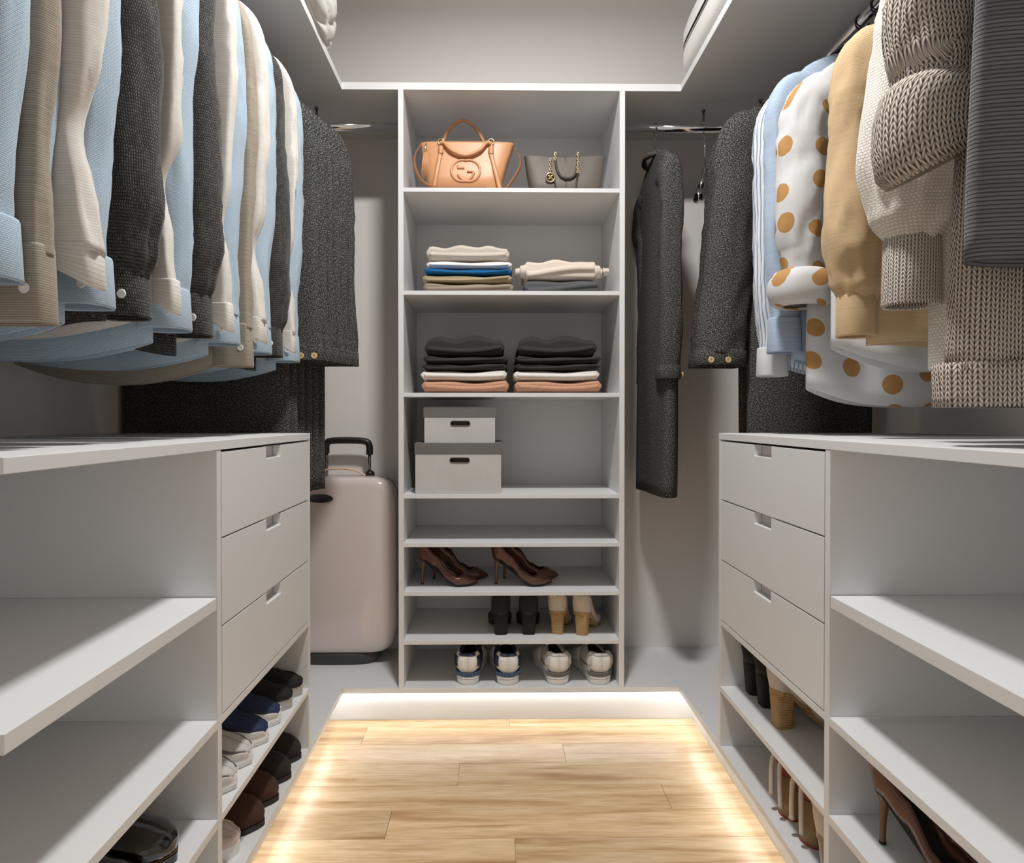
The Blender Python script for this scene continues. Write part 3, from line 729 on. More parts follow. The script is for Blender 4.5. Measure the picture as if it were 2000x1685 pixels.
class Last:
    """a shoe form: y from heel (0) to toe (L); plan outline, sole line and top line as tables"""
    def __init__(s, L, wid, sole, top, open_w, vamp, toe_pow=2.2, lean=0.55):
        s.L, s.wid, s.sole, s.top, s.open_w, s.vamp, s.toe_pow, s.lean = L, wid, sole, top, open_w, vamp, toe_pow, lean
    def half(s, f): return interp(s.wid, f)
    def outline(s, n=56):
        """closed plan outline, starting at the heel centre, going round by +x side"""
        out = []
        for k in range(n):
            a = 2*PI*k/n
            f = 0.5-0.5*cos(a)
            out.append((math.copysign(1, sin(a)) if abs(sin(a)) > 1e-6 else 0, f))
        return out
    def base(s, sg, f, k=1.0, dz=0.0):
        end = min(1.0, (f/0.07)**0.5 if f < 0.07 else 1.0)
        tip = min(1.0, ((1-f)/0.10)**(1.0/s.toe_pow)) if f > 0.90 else 1.0
        return Vector((sg*s.half(f)*end*tip*k, (0.5+(f-0.5)*(1+(k-1)*0.35))*s.L, interp(s.sole, f)+dz))
    def crest(s, sg, f):
        ow = interp(s.open_w, f); b = s.base(sg, f)
        return Vector((sg*min(ow, abs(b.x)*0.9), min(max(b.y, 0.006+0.0*f), s.L*(1-0.012)), interp(s.top, f)))
    def surf(s, sg, f, h, out=0.0):
        b, c = s.base(sg, f), s.crest(sg, f)
        bl = 1-cos(h*PI/2); vz = sin(h*PI/2)**0.9
        bul = s.lean*sin(h*PI)*0.012
        p = Vector((b.x+(c.x-b.x)*bl+sg*bul*(1 if abs(b.x) > 1e-4 else 0), b.y+(c.y-b.y)*bl, b.z+(c.z-b.z)*vz))
        if f < 0.06: p.y -= bul*(1-f/0.06)
        if out:
            ctr = Vector((0, s.L*min(0.9, max(0.12, f)), (b.z+c.z)/2)); d = (p-ctr)
            if d.length > 1e-6: p = p+d.normalized()*out
        return p
def shoe_upper(A, mat, parent, nh=9, n=56, thick=0.0022):
    rings = []
    O = A.outline(n)
    for j in range(nh+1):
        rings.append([A.surf(sg, f, j/nh) for sg, f in O])
    return solid(loft('upper', rings, mat, parent), thick, -0.5)
def shoe_sole(A, mat, parent, h=0.006, k=1.03, name='sole', n=56, dz=0.0, k2=None):
    O = A.outline(n)
    rings = [[A.base(sg, f, k*0.97, dz) for sg, f in O], [A.base(sg, f, k, dz) for sg, f in O],
             [A.base(sg, f, k2 or k, dz-h) for sg, f in O], [A.base(sg, f, (k2 or k)*0.97, dz-h-0.0005) for sg, f in O]]
    return loft(name, rings, mat, parent, cap0=True, cap1=True, smooth=False)
def shoe_insole(A, mat, parent, n=56, dz=0.004):
    O = A.outline(n)
    return loft('insole', [[A.base(sg, f, 0.94, dz) for sg, f in O], [A.base(sg, f, 0.94, dz-0.002) for sg, f in O]], mat, parent, cap0=True, cap1=True, smooth=False)
def shoe_panel(A, name, mat, parent, f0, f1, h0, h1, sides=(1, -1), out=0.0016, nf=10, nh=4, taper=0.0):
    """raised overlay on the upper between sole fractions f0..f1 and heights h0..h1"""
    for sg in sides:
        rings = []
        for a in range(nf+1):
            u = a/nf; f = f0+(f1-f0)*u; sh = taper*u*(h1-h0)
            rings.append([A.surf(sg, f, h0+sh+(h1-h0-sh)*b/nh, out) for b in range(nh+1)])
        solid(loft(name, rings, mat, parent, closed=False), 0.002)
def laces(A, parent, fs, mat='white_plastic', r=0.0024):
    for f in fs:
        l = A.surf(-1, f, 0.93, 0.004); rr = A.surf(1, f, 0.93, 0.004); m = (l+rr)/2+Vector((0, 0, 0.006))
        tube('lace', smooth_path([l, m, rr], 4), r, mat, parent, seg=6)
def place(t, x, y, z, rotz, narrow=1.0):
    t.location = (x, y, z); t.rotation_euler = (0, 0, rotz); t.scale = (narrow, 1, 1); return t
def pump(name, label, group, sc=1.0, heel=0.098):
    t = thing(name, label, 'shoe', group=group)
    A = Last(0.215*sc, [(0, 0.026), (0.2, 0.028), (0.42, 0.026), (0.68, 0.038), (0.82, 0.031), (0.94, 0.016), (1, 0.004)],
             [(0, heel), (0.12, heel-0.004), (0.3, heel*0.72), (0.52, heel*0.22), (0.68, 0.008), (1.0, 0.011)],
             [(0, heel+0.056), (0.12, heel+0.050), (0.3, heel*0.72+0.040), (0.52, heel*0.22+0.032), (0.68, 0.036), (0.78, 0.044), (0.92, 0.030), (1, 0.018)],
             [(0, 0.018), (0.1, 0.024), (0.35, 0.023), (0.6, 0.031), (0.70, 0.025), (0.755, 0.0), (1, 0.0)], None, toe_pow=1.1)
    shoe_upper(A, 'brown_leather', t); shoe_sole(A, 'black_lining', t, 0.003, 1.0); shoe_insole(A, 'black_lining', t)
    rr = []
    for f, r, yo in ((0, 0.024, 0.026), (0.12, 0.017, 0.021), (0.3, 0.0085, 0.015), (0.6, 0.0058, 0.013), (0.95, 0.0055, 0.012), (1.0, 0.0055, 0.012)):
        rr.append([(r*cos(2*PI*k/14), yo+r*0.95*sin(2*PI*k/14), (heel-0.001)*(1-f)) for k in range(14)])
    loft('heel', rr, 'heel_wood', t, cap0=True, cap1=True)
    lathe('heel_tip', [(0, 0), (0.0058, 0), (0.0058, 0.005), (0, 0.005)], 'rubber_black', t, 12, loc=(0, 0.012, 0))
    return t
g = 'brown stiletto pumps on the tower shelf'
pw = 'brown leather stiletto pump with pointed toe on the tower shelf, %s of a pair'
p0 = pump('stiletto_pump', pw % 'front shoe', g)
place(p0, -0.335, 0.105, 0.473, -PI/2-0.08)
for x, yy, wd in ((-0.30, 0.185, 'rear shoe'), (-0.066, 0.105, 'front shoe'), (-0.035, 0.185, 'rear shoe')):
    c = copy_tree(p0); c['label'] = pw % wd; place(c, x, yy, 0.473, -PI/2-0.08+(0.06 if wd[0] == 'r' else 0))
# big pumps in the open shelving, heels to the aisle end
b0 = pump('stiletto_pump', 'dark brown stiletto pump alone on the low open shelf, nearer the drawers', None, 1.05, 0.108)
place(b0, 0.636, -1.062, 0.31, PI+0.42)
b1 = copy_tree(b0); b1['label'] = 'second dark brown stiletto pump on the low open shelf, behind its mate'
place(b1, 0.732, -1.035, 0.31, PI+0.42)
def block_heel(name, label, group, mat, hmat, heel=0.085, open_toe=True, hw=0.024):
    t = thing(name, label, 'shoe', group=group)
    A = Last(0.20, [(0, 0.028), (0.25, 0.030), (0.45, 0.029), (0.7, 0.042), (0.9, 0.036), (1, 0.024)],
             [(0, heel), (0.15, heel-0.003), (0.35, heel*0.66), (0.58, heel*0.2), (0.72, 0.014), (1, 0.014)],
             [(0, heel+0.064), (0.12, heel+0.060), (0.3, heel*0.7+0.040), (0.55, heel*0.2+0.034), (0.68, 0.052), (0.85, 0.046), (1, 0.030)],
             [(0, 0.016), (0.1, 0.021), (0.35, 0.021), (0.58, 0.030), (0.66, 0.022), (0.71, 0.0), (1, 0.0)], None)
    shoe_upper(A, mat, t); shoe_sole(A, hmat if hmat != 'black_suede' else 'rubber_black', t, 0.011, 1.02); shoe_insole(A, 'black_lining' if mat == 'black_suede' else mat, t)
    rr = []
    for f in (0, 0.15, 0.5, 0.97, 1.0):
        wv, dv = hw*(1.12-0.18*f), 0.024*(1.15-0.3*f)
        rr.append([(wv*sgnpow(cos(2*PI*k/24), 0.45), 0.03+dv*sgnpow(sin(2*PI*k/24), 0.45), (heel-0.008)*(1-f)) for k in range(24)])
    loft('heel', rr, hmat, t, cap0=True, cap1=True)
    lathe('heel_tip', [(0, 0), (hw*0.88, 0), (hw*0.9, 0.003), (0, 0.003)], 'rubber_black', t, 16, loc=(0, 0.03, 0)).scale = (1, 0.8, 1)
    # back stay
    shoe_panel(A, 'back_strap', mat, t, 0.0, 0.05, 0.55, 0.98, out=0.002)
    return t
k0 = block_heel('block_heel_shoe', 'black suede block heel on the tower shelf beside the beige wicker-heeled pair', 'black block heels in the tower', 'black_suede', 'black_suede')
place(k0, -0.036, 0.043, 0.303, 0.03)
place(copy_tree(k0), 0.062, 0.043, 0.303, -0.03)
w0 = block_heel('wicker_heel_shoe', 'beige leather shoe with wicker block heel on the tower shelf', 'beige wicker heels in the tower', 'beige_leather', 'wicker', hw=0.022)
place(w0, 0.162, 0.048, 0.303, -0.2)
place(copy_tree(w0), 0.245, 0.036, 0.303, -0.36)
# --- sneakers
def runner(name, label, group, up, pan, band, tongue, toe_mesh=None):
    t = thing(name, label, 'shoe', group=group)
    A = Last(0.285, [(0, 0.034), (0.15, 0.036), (0.38, 0.036), (0.68, 0.050), (0.85, 0.046), (0.95, 0.034), (1, 0.02)],
             [(0, 0.036), (0.4, 0.030), (0.7, 0.022), (1, 0.026)],
             [(0, 0.108), (0.08, 0.112), (0.22, 0.094), (0.38, 0.100), (0.5, 0.100), (0.62, 0.084), (0.8, 0.062), (0.95, 0.046), (1, 0.036)],
             [(0, 0.014), (0.08, 0.022), (0.25, 0.024), (0.4, 0.018), (0.52, 0.010), (0.62, 0.0), (1, 0.0)], None, lean=0.8)
    shoe_upper(A, toe_mesh or up, t)
    shoe_sole(A, 'rubber_white', t, 0.018, 1.04, 'midsole', dz=0.004, k2=1.10)
    O = A.outline(56)
    loft('outsole', [[Vector((A.base(sg, f, kk).x, A.base(sg, f, kk).y, z)) for sg, f in O] for kk, z in ((1.08, 0.020), (1.06, 0.006), (1.0, 0.0))], 'rubber_white', t, cap1=True)
    shoe_panel(A, 'heel_counter', up, t, 0.0, 0.13, 0.05, 0.86, taper=0.35, out=0.003)
    shoe_panel(A, 'heel_tab', pan, t, 0.0, 0.035, 0.72, 1.0, out=0.005)
    shoe_panel(A, 'heel_stripe', pan, t, 0.035, 0.075, 0.25, 0.62, out=0.006)
    shoe_panel(A, 'side_wing', pan, t, 0.06, 0.40, 0.02, 0.22, out=0.0045)
    shoe_panel(A, 'sole_band', band, t, 0.0, 0.10, 0.0, 0.10, out=0.0075)
    shoe_panel(A, 'side_stripe', up, t, 0.45, 0.68, 0.05, 0.6, out=0.003)
    shoe_panel(A, 'toe_guard', 'rubber_white', t, 0.72, 0.985, 0.0, 0.34, out=0.004, taper=0.1)
    shoe_panel(A, 'toe_edge', pan, t, 0.70, 0.975, 0.36, 0.47, out=0.003)
    tg = []
    for q in range(6):
        f = 0.62-0.055*q; zz = interp(A.top, f)+0.004+0.006*q
        tg.append([Vector((c*0.021, f*A.L, zz-0.005*c*c)) for c in (-1, -0.5, 0, 0.5, 1)])
    solid(loft('tongue', tg, tongue, t, closed=False), 0.005)
    laces(A, t, (0.40, 0.45, 0.50, 0.55), 'white_plastic')
    shoe_insole(A, 'black_lining', t, dz=0.012)
    return t
n0 = runner('running_shoe', 'white running shoe with navy heel panels on the bottom tower shelf', 'navy-panelled running shoes in the tower', 'rubber_white', 'panel_navy', 'band_blue', 'panel_navy', 'mesh_navy')
place(n0, -0.156, 0.022, ZP, -0.06)
place(copy_tree(n0), -0.011, 0.018, ZP, 0.06)
v0 = runner('running_shoe', 'white running shoe with grey heel band on the bottom tower shelf', 'white running shoes in the tower', 'rubber_white', 'mesh_grey', 'band_grey', 'canvas_black', 'mesh_grey')
place(v0, 0.168, 0.018, ZP, 0.12)
place(copy_tree(v0), 0.318, 0.018, ZP, 0.16)
TOE = PI/2*-1     # toes towards the aisle from the sneaker cabinet
n1 = runner('running_shoe', 'navy mesh running shoe with white sole on the upper shoe shelf', 'navy running shoes under the drawers', 'rubber_white', 'panel_navy', 'band_blue', 'mesh_grey', 'mesh_navy')
place(n1, -0.600-0.285, -0.608, 0.31, TOE, 0.79)
place(copy_tree(n1), -0.598-0.285, -0.700, 0.31, TOE, 0.79)
v1 = runner('running_shoe', 'white and grey mesh running shoe with white sole on the upper shoe shelf', 'white running shoes under the drawers', 'rubber_white', 'band_grey', 'band_grey', 'mesh_grey', 'mesh_grey')
place(v1, -0.600-0.285, -0.794, 0.31, TOE, 0.79)
place(copy_tree(v1), -0.596-0.285, -0.888, 0.31, TOE, 0.79)
def trainer(name, label, group, up, sole, lace=True, h=0.0):
    t = thing(name, label, 'shoe', group=group)
    A = Last(0.275, [(0, 0.034), (0.2, 0.036), (0.42, 0.036), (0.7, 0.046), (0.87, 0.043), (0.96, 0.032), (1, 0.02)],
             [(0, 0.028), (1, 0.026)],
             [(0, 0.092), (0.1, 0.094), (0.25, 0.078), (0.42, 0.092), (0.52, 0.090), (0.66, 0.072), (0.84, 0.058), (0.96, 0.047), (1, 0.038)],
             [(0, 0.014), (0.08, 0.022), (0.25, 0.024), (0.42, 0.018), (0.54, 0.008), (0.6, 0.0), (1, 0.0)], None, lean=0.8)
    shoe_upper(A, up, t); shoe_sole(A, sole, t, 0.028, 1.05, dz=0.002, k2=1.02); shoe_insole(A, 'black_lining', t, dz=0.006)
    shoe_panel(A, 'toe_cap', up, t, 0.80, 0.985, 0.05, 0.75, out=0.002)
    if lace:
        laces(A, t, (0.42, 0.48, 0.54), up, 0.002)
        for f in (0.42, 0.48, 0.54):
            for sg in (1, -1):
                p = A.surf(sg, f, 0.86, 0.003)
                o = lathe('eyelet', [(0, 0), (0.003, 0), (0.003, 0.0015), (0, 0.0015)], 'chrome', t, 8); o.location = p
    return t
a0 = trainer('canvas_sneaker', 'black canvas sneaker with grey rubber sole on the upper shoe shelf', 'black sneakers under the drawers', 'canvas_black', 'rubber_grey')
place(a0, -0.594-0.275, -0.442, 0.31, TOE, 0.77)
a1 = place(copy_tree(a0), -0.597-0.275, -0.521, 0.31, TOE, 0.77)
q0 = trainer('knit_sneaker', 'pale pink knit sneaker on the plinth next to the brown slippers', None, 'knit_pink', 'rubber_white', False)
place(q0, -0.612-0.275, -0.833, ZP, TOE, 0.86)
q1 = copy_tree(q0); q1['label'] = 'second pale pink knit sneaker on the plinth against the cabinet divider'
place(q1, -0.612-0.275, -0.922, ZP, TOE, 0.86)
def slipper(name, label, group, mat):
    t = thing(name, label, 'shoe', group=group)
    A = Last(0.27, [(0, 0.034), (0.2, 0.036), (0.42, 0.037), (0.7, 0.048), (0.87, 0.045), (0.96, 0.034), (1, 0.022)],
             [(0, 0.013), (1, 0.013)],
             [(0, 0.066), (0.1, 0.066), (0.3, 0.058), (0.42, 0.084), (0.5, 0.090), (0.62, 0.082), (0.82, 0.062), (0.95, 0.046), (1, 0.03)],
             [(0, 0.014), (0.08, 0.022), (0.3, 0.024), (0.40, 0.018), (0.47, 0.0), (1, 0.0)], None, lean=1.0)
    shoe_upper(A, mat, t); shoe_sole(A, 'rubber_black', t, 0.013, 1.07); shoe_insole(A, 'black_lining', t)
    return t
s0 = slipper('slipper', 'brown suede slipper on the plinth between the dark slippers and pink sneaker', 'brown slippers under the drawers', 'brown_suede')
place(s0, -0.594-0.27, -0.642, ZP, TOE, 0.86); place(copy_tree(s0), -0.594-0.27, -0.738, ZP, TOE, 0.86)
s1 = slipper('slipper', 'very dark brown suede slipper on the plinth at the far end of the cubby', 'dark slippers under the drawers', 'dark_brown_suede')
place(s1, -0.597-0.27, -0.450, ZP, TOE, 0.86); place(copy_tree(s1), -0.594-0.27, -0.546, ZP, TOE, 0.86)
def patent(name, label, group):
    t = thing(name, label, 'shoe', group=group)
    A = Last(0.285, [(0, 0.032), (0.2, 0.034), (0.42, 0.034), (0.7, 0.046), (0.87, 0.042), (0.96, 0.032), (1, 0.02)],
             [(0, 0.022), (0.35, 0.020), (0.45, 0.012), (1, 0.014)],
             [(0, 0.110), (0.1, 0.112), (0.25, 0.098), (0.38, 0.112), (0.5, 0.096), (0.66, 0.070), (0.82, 0.061), (0.95, 0.050), (1, 0.036)],
             [(0, 0.014), (0.08, 0.022), (0.25, 0.024), (0.36, 0.018), (0.44, 0.0), (1, 0.0)], None, lean=1.0)
    shoe_upper(A, 'patent_black', t); shoe_sole(A, 'patent_black', t, 0.012, 1.09); shoe_insole(A, 'black_lining', t)
    shoe_sole(A, 'welt_brown', t, 0.002, 1.06, 'welt', dz=0.003)
    return t
d0 = patent('dress_shoe', 'glossy black patent dress shoe on the low open shelf', 'patent dress shoes on the open shelves')
place(d0, -0.612-0.285, -1.075, 0.31, TOE-0.1); place(copy_tree(d0), -0.618-0.285, -1.185, 0.31, TOE-0.1)
# --- shoes under the drawers of the opposite cabinet, heels to the aisle
HEEL = -PI/2
c0 = block_heel('block_heel_shoe', 'tall black block heel standing on the shelf under the drawers', 'tall black heels under the drawers', 'black_suede', 'black_suede', heel=0.098, hw=0.026)
place(c0, 0.637, -0.446, 0.31, HEEL, 0.84); place(copy_tree(c0), 0.640, -0.523, 0.31, HEEL, 0.84)
f0 = block_heel('wicker_heel_shoe', 'beige shoe with tall wicker heel on the shelf under the drawers', None, 'beige_leather', 'wicker', heel=0.098, hw=0.02)
place(f0, 0.628, -0.640, 0.31, HEEL+0.1)
f1 = copy_tree(f0); f1['label'] = 'second wicker-heeled beige shoe under the drawers, against the divider'
place(f1, 0.70, -0.775, 0.31, HEEL+0.05)
def wedge(name, label, group):
    t = thing(name, label, 'shoe', group=group)
    hh = 0.100
    A = Last(0.225, [(0, 0.030), (0.25, 0.032), (0.45, 0.032), (0.7, 0.043), (0.9, 0.036), (1, 0.022)],
             [(0, hh), (0.3, hh-0.012), (0.6, 0.05), (0.75, 0.036), (1, 0.034)],
             [(0, hh+0.05), (0.15, hh+0.046), (0.35, hh+0.02), (0.6, 0.084), (0.75, 0.072), (1, 0.050)],
             [(0, 0.016), (0.1, 0.022), (0.4, 0.022), (0.6, 0.03), (0.66, 0.02), (0.7, 0.0), (1, 0)], None)
    O = A.outline(56)
    loft('wedge', [[A.base(sg, f, 1.03) for sg, f in O], [Vector((A.base(sg, f, 1.04).x, A.base(sg, f, 1.04).y, A.base(sg, f).z*0.5)) for sg, f in O],
                   [Vector((A.base(sg, f, 1.0).x, A.base(sg, f, 1.0).y, 0.004)) for sg, f in O]], 'espadrille', t, cap0=True, cap1=True)
    loft('outsole', [[Vector((A.base(sg, f, 1.02).x, A.base(sg, f, 1.02).y, z)) for sg, f in O] for z in (0.005, 0.0)], 'tape_red', t, cap0=True, cap1=True)
    shoe_upper(A, 'tape_red', t); shoe_insole(A, 'beige_leather', t)
    for dx, dz in ((-0.012, 0.0), (0.012, -0.01)):
        tube('tie', smooth_path([(dx, 0.002, hh+0.05), (dx*1.3, -0.010, hh+0.03), (dx*1.5, -0.012, hh-0.015), (dx*1.6, -0.011, hh-0.06+dz)], 6), [0.004]*6+[0.0055]*12+[0.007], 'beige_leather', t, seg=10)
    return t
e0 = wedge('wedge_sandal', 'rust-red espadrille wedge with woven sole and beige ties on the plinth', 'espadrille wedges under the drawers')
place(e0, 0.618, -0.715, ZP, HEEL+0.12); place(copy_tree(e0), 0.622, -0.81, ZP, HEEL+0.12)
m0 = block_heel('metal_heel_shoe', 'shoe with slim dark heel beside the espadrille wedges on the plinth', None, 'beige_leather', 'dark_chrome', heel=0.082, hw=0.011)
place(m0, 0.610, -0.905, ZP, HEEL)
# ------------------------------------------------------------------ bags
plain('tan_leather', srgb(206, 150, 106), 0.42, bump=0.15, bscale=350, var=0.06)
plain('tan_edge', srgb(150, 100, 66), 0.45)
plain('taupe_leather', srgb(98, 89, 81), 0.55, bump=0.2, bscale=250, var=0.1)
plain('taupe_dark', srgb(60, 53, 48), 0.55)
def bag_shell(name, prof, mat, parent, n=44, exp=5.0):
    """prof rows: (z, cx, half width, cy, half depth)"""
    rings = [[(cx+hx*sgnpow(cos(2*PI*k/n), 2/exp), cy+hy*sgnpow(sin(2*PI*k/n), 2/exp), z) for k in range(n)] for z, cx, hx, cy, hy in prof]
    return loft(name, rings, mat, parent, cap0=True)
tb = thing('handbag', 'tan leather handbag with embossed emblem, tassel and long shoulder strap', 'bag', (-0.167, 0.045, 1.8755))
H = 0.192
def yfront(z): return 0.075-(0.075-0.018*z/H)*1.0*(1-0.22*(z/H))
shell = solid(bag_shell('body', [(0, 0, 0.118, 0.07, 0.062), (0.006, 0, 0.128, 0.07, 0.070), (0.06, 0, 0.138, 0.07, 0.067), (0.12, 0.003, 0.152, 0.07, 0.056), (H-0.006, 0.008, 0.168, 0.07, 0.040), (H, 0.009, 0.170, 0.07, 0.040)], 'tan_leather', tb), 0.003, -1)
def fy(z): return 0.07-interp([(0, 0.068), (0.06, 0.067), (0.12, 0.056), (H, 0.040)], z)
def fpt(x, z, d=0.002): return Vector((x, fy(z)-d, z))
# front panel framed by two stitched straps
for s_, x0, x1 in ((-1, -0.108, -0.085), (1, 0.128, 0.092)):
    rr = []
    for k in range(11):
        f = k/10; z = 0.004+f*(H-0.045); x = x0+(x1-x0)*f
        rr.append([fpt(x+c*0.0075, z, 0.0015+0.003*(1-c*c)) for c in (-1, -0.5, 0, 0.5, 1)])
    solid(loft('trim_strap', rr, 'tan_leather', shell, closed=False), 0.002)
# handles
for nm, pts in (('handle', [(-0.086, fy(H-0.03)-0.006, H-0.012), (-0.072, fy(H)-0.014, H-0.012), (-0.045, fy(0.14)-0.010, H-0.042), (0.004, fy(0.13)-0.010, H-0.060), (0.052, fy(0.14)-0.010, H-0.042), (0.080, fy(H)-0.014, H-0.010), (0.094, fy(H-0.03)-0.006, H-0.014)]),
                ('handle', [(-0.092, 0.118, H-0.02), (-0.084, 0.112, H+0.03), (-0.058, 0.100, H+0.076), (-0.010, 0.094, H+0.104), (0.038, 0.098, H+0.076), (0.070, 0.110, H+0.026), (0.082, 0.118, H-0.018)])):
    tube(nm, smooth_path(pts, 8), 0.0062, 'tan_leather', tb, seg=12)
for x in (-0.084, 0.095):
    rr = [[fpt(x+c*wv, z, 0.003+0.004*(1-c*c)) for c in (-1, -0.5, 0, 0.5, 1)] for z, wv in ((H-0.052, 0.003), (H-0.047, 0.0085), (H-0.03, 0.009), (H-0.012, 0.006), (H-0.004, 0.006))]
    solid(loft('handle_tab', rr, 'tan_leather', tb, closed=False), 0.003)
    tube('ring', [(x+0.010*cos(2*PI*k/16), fy(H)-0.008, H-0.004+0.010*sin(2*PI*k/16)) for k in range(16)], 0.0018, 'brass', tb, seg=8, closed_path=True)
# embossed emblem: two interlocked open rings with bars
ez, ex, er = 0.078, 0.004, 0.040
em = tube('emblem', [fpt(ex-0.010+er*cos(a), ez+er*sin(a), 0.001) for a in [0.42*PI+1.52*PI*k/36 for k in range(37)]], 0.0046, 'tan_leather', shell, seg=10)
tube('emblem_ring', [fpt(ex+0.012+er*cos(a), ez+er*sin(a), 0.0015) for a in [PI*0.62-1.50*PI*k/36 for k in range(37)]], 0.0046, 'tan_leather', em, seg=10)
tube('emblem_bar', [fpt(ex+0.006, ez-0.004, 0.001), fpt(ex+0.030, ez-0.004, 0.001), fpt(ex+0.030, ez-0.014, 0.001)], 0.004, 'tan_leather', em, seg=8)
tube('emblem_bar', [fpt(ex-0.003, ez+0.010, 0.001), fpt(ex-0.027, ez+0.010, 0.001), fpt(ex-0.027, ez+0.020, 0.001)], 0.004, 'tan_leather', em, seg=8)
# tassel
ts = tube('tassel', [fpt(-0.137, H-0.012, 0.006), fpt(-0.137, H-0.03, 0.008)], 0.0024, 'brass', tb, seg=8)
lathe('tassel_cap', [(0, 0), (0.0062, 0), (0.0062, 0.018), (0.004, 0.020), (0, 0.020)], 'pale_gold', ts, 12, loc=fpt(-0.137, H-0.05, 0.018))
for k in range(7):
    dx = (k-3)*0.0022
    tube('tassel_cord', [fpt(-0.137+dx*0.6, H-0.048, 0.018+0.002*(k % 2)), fpt(-0.1375+dx*1.4, H-0.09, 0.016+0.002*(k % 2)), fpt(-0.137+dx*1.9, H-0.142-0.004*(k % 3), 0.012)], 0.0017, 'tan_leather', ts, seg=6)
# shoulder strap
sp_ = smooth_path([(-0.158, 0.05, H-0.004), (-0.178, 0.03, H-0.05), (-0.172, 0.0, H-0.11), (-0.145, -0.018, 0.03), (-0.10, -0.022, 0.008), (-0.04, -0.024, 0.006), (0.03, -0.022, 0.006), (0.08, -0.02, 0.006)], 8)
tube('shoulder_strap', sp_, 0.006, 'tan_edge', tb, seg=8, flat=(0.35, 1.0))
tube('shoulder_strap', smooth_path([(0.172, 0.06, H-0.006), (0.196, 0.045, H-0.04), (0.200, 0.03, H-0.085), (0.178, 0.02, 0.06), (0.150, 0.015, 0.018), (0.142, 0.012, 0.005)], 8), 0.006, 'tan_edge', tb, seg=8, flat=(0.35, 1.0))
lathe('strap_ring', [(0, 0), (0.005, 0.001), (0.006, 0.005), (0.005, 0.009), (0, 0.010)], 'brass', tb, 12, loc=(0.172, 0.058, H-0.006))
# taupe tote
tt = thing('tote_bag', 'taupe tote bag with gold chain handles and round gold charm', 'bag', (0.196, 0.05, 1.8755))
HT = 0.152
def ty(z): return 0.07-interp([(0, 0.062), (HT, 0.030)], z)
nz = lambda a, b: noise.noise(Vector((a, b, 3.1)))
rings = []
for z, hx, hy in ((0, 0.112, 0.056), (0.006, 0.122, 0.062), (0.05, 0.130, 0.055), (0.10, 0.139, 0.043), (HT-0.004, 0.146, 0.031), (HT, 0.147, 0.030)):
    r = []
    for k in range(52):
        a = 2*PI*k/52; x = hx*sgnpow(cos(a), 0.4); yv = 0.07+hy*sgnpow(sin(a), 0.4)+0.006*nz(x*22, z*30)
        r.append((x, yv, z-(0.004*(1+cos(x*22)) if z > 0.12 else 0)))
    rings.append(r)
solid(loft('body', rings, 'taupe_leather', tt, cap0=True), 0.003, -1)
def tpt(x, z, d=0.003): return Vector((x, ty(z)-d, z))
tube('centre_seam', [tpt(-0.001, z, 0.002) for z in [0.004+0.14*k/10 for k in range(11)]], 0.0012, 'taupe_dark', tt, seg=6)
tube('drop_handle', smooth_path([tpt(-0.036, HT-0.006, 0.006), tpt(-0.034, 0.10, 0.007), tpt(-0.020, 0.066, 0.008), tpt(0.004, 0.056, 0.008), tpt(0.028, 0.066, 0.008), tpt(0.040, 0.10, 0.007), tpt(0.043, HT-0.006, 0.006)], 8), 0.0046, 'taupe_dark', tt, seg=10)
def chain(p0, p1, n, parent):
    p0, p1 = Vector(p0), Vector(p1)
    for k in range(n):
        c = p0.lerp(p1, (k+0.5)/n); d = (p1-p0).normalized(); q = Vector((0, 1, 0)) if k % 2 else d.cross(Vector((0, 1, 0)))
        tube('chain_link', [c+d*(0.0062*cos(2*PI*j/12))+q*(0.0038*sin(2*PI*j/12)) for j in range(12)], 0.0011, 'brass', parent, seg=6, closed_path=True)
chain(tpt(-0.037, HT+0.004, 0.009), tpt(-0.039, HT-0.03, 0.012), 4, tt)
chain(tpt(0.044, HT+0.004, 0.009), tpt(0.042, HT-0.075, 0.012), 9, tt)
chain(tpt(-0.054, HT-0.018, 0.009), tpt(-0.056, HT-0.074, 0.012), 6, tt)
tube('strap_end', [tpt(0.042, HT-0.075, 0.008), tpt(0.034, 0.03, 0.006), tpt(0.030, 0.004, 0.006)], 0.003, 'taupe_dark', tt, seg=8)
tube('strap_end', [tpt(-0.044, 0.05, 0.006), tpt(-0.036, 0.02, 0.006), tpt(-0.028, 0.004, 0.006)], 0.003, 'taupe_dark', tt, seg=8)
cz_ = HT-0.094
ch = tube('charm', [tpt(-0.057, cz_, 0.012)+Vector((0.0155*cos(2*PI*k/28), 0, 0.0155*sin(2*PI*k/28))) for k in range(28)], 0.0026, 'brass', tt, seg=8, closed_path=True)
lathe('charm_back', [(0, 0), (0.0150, 0), (0.0150, 0.0012), (0, 0.0012)], 'taupe_dark', ch, 24, axis='y', loc=tpt(-0.057, cz_, 0.010))
for s_ in (-1, 1):
    tube('charm_letter', [tpt(-0.057, cz_, 0.014)+Vector((s_*(0.0058+0.0052*cos(a)), 0, 0.0062*sin(a))) for a in [0.25*PI+1.5*PI*k/14 for k in range(15)]], 0.0013, 'brass', ch, seg=6)
    tube('charm_letter', [tpt(-0.057+s_*0.0010, cz_+0.0002, 0.014), tpt(-0.057+s_*0.006, cz_+0.0002, 0.014)], 0.0013, 'brass', ch, seg=6)
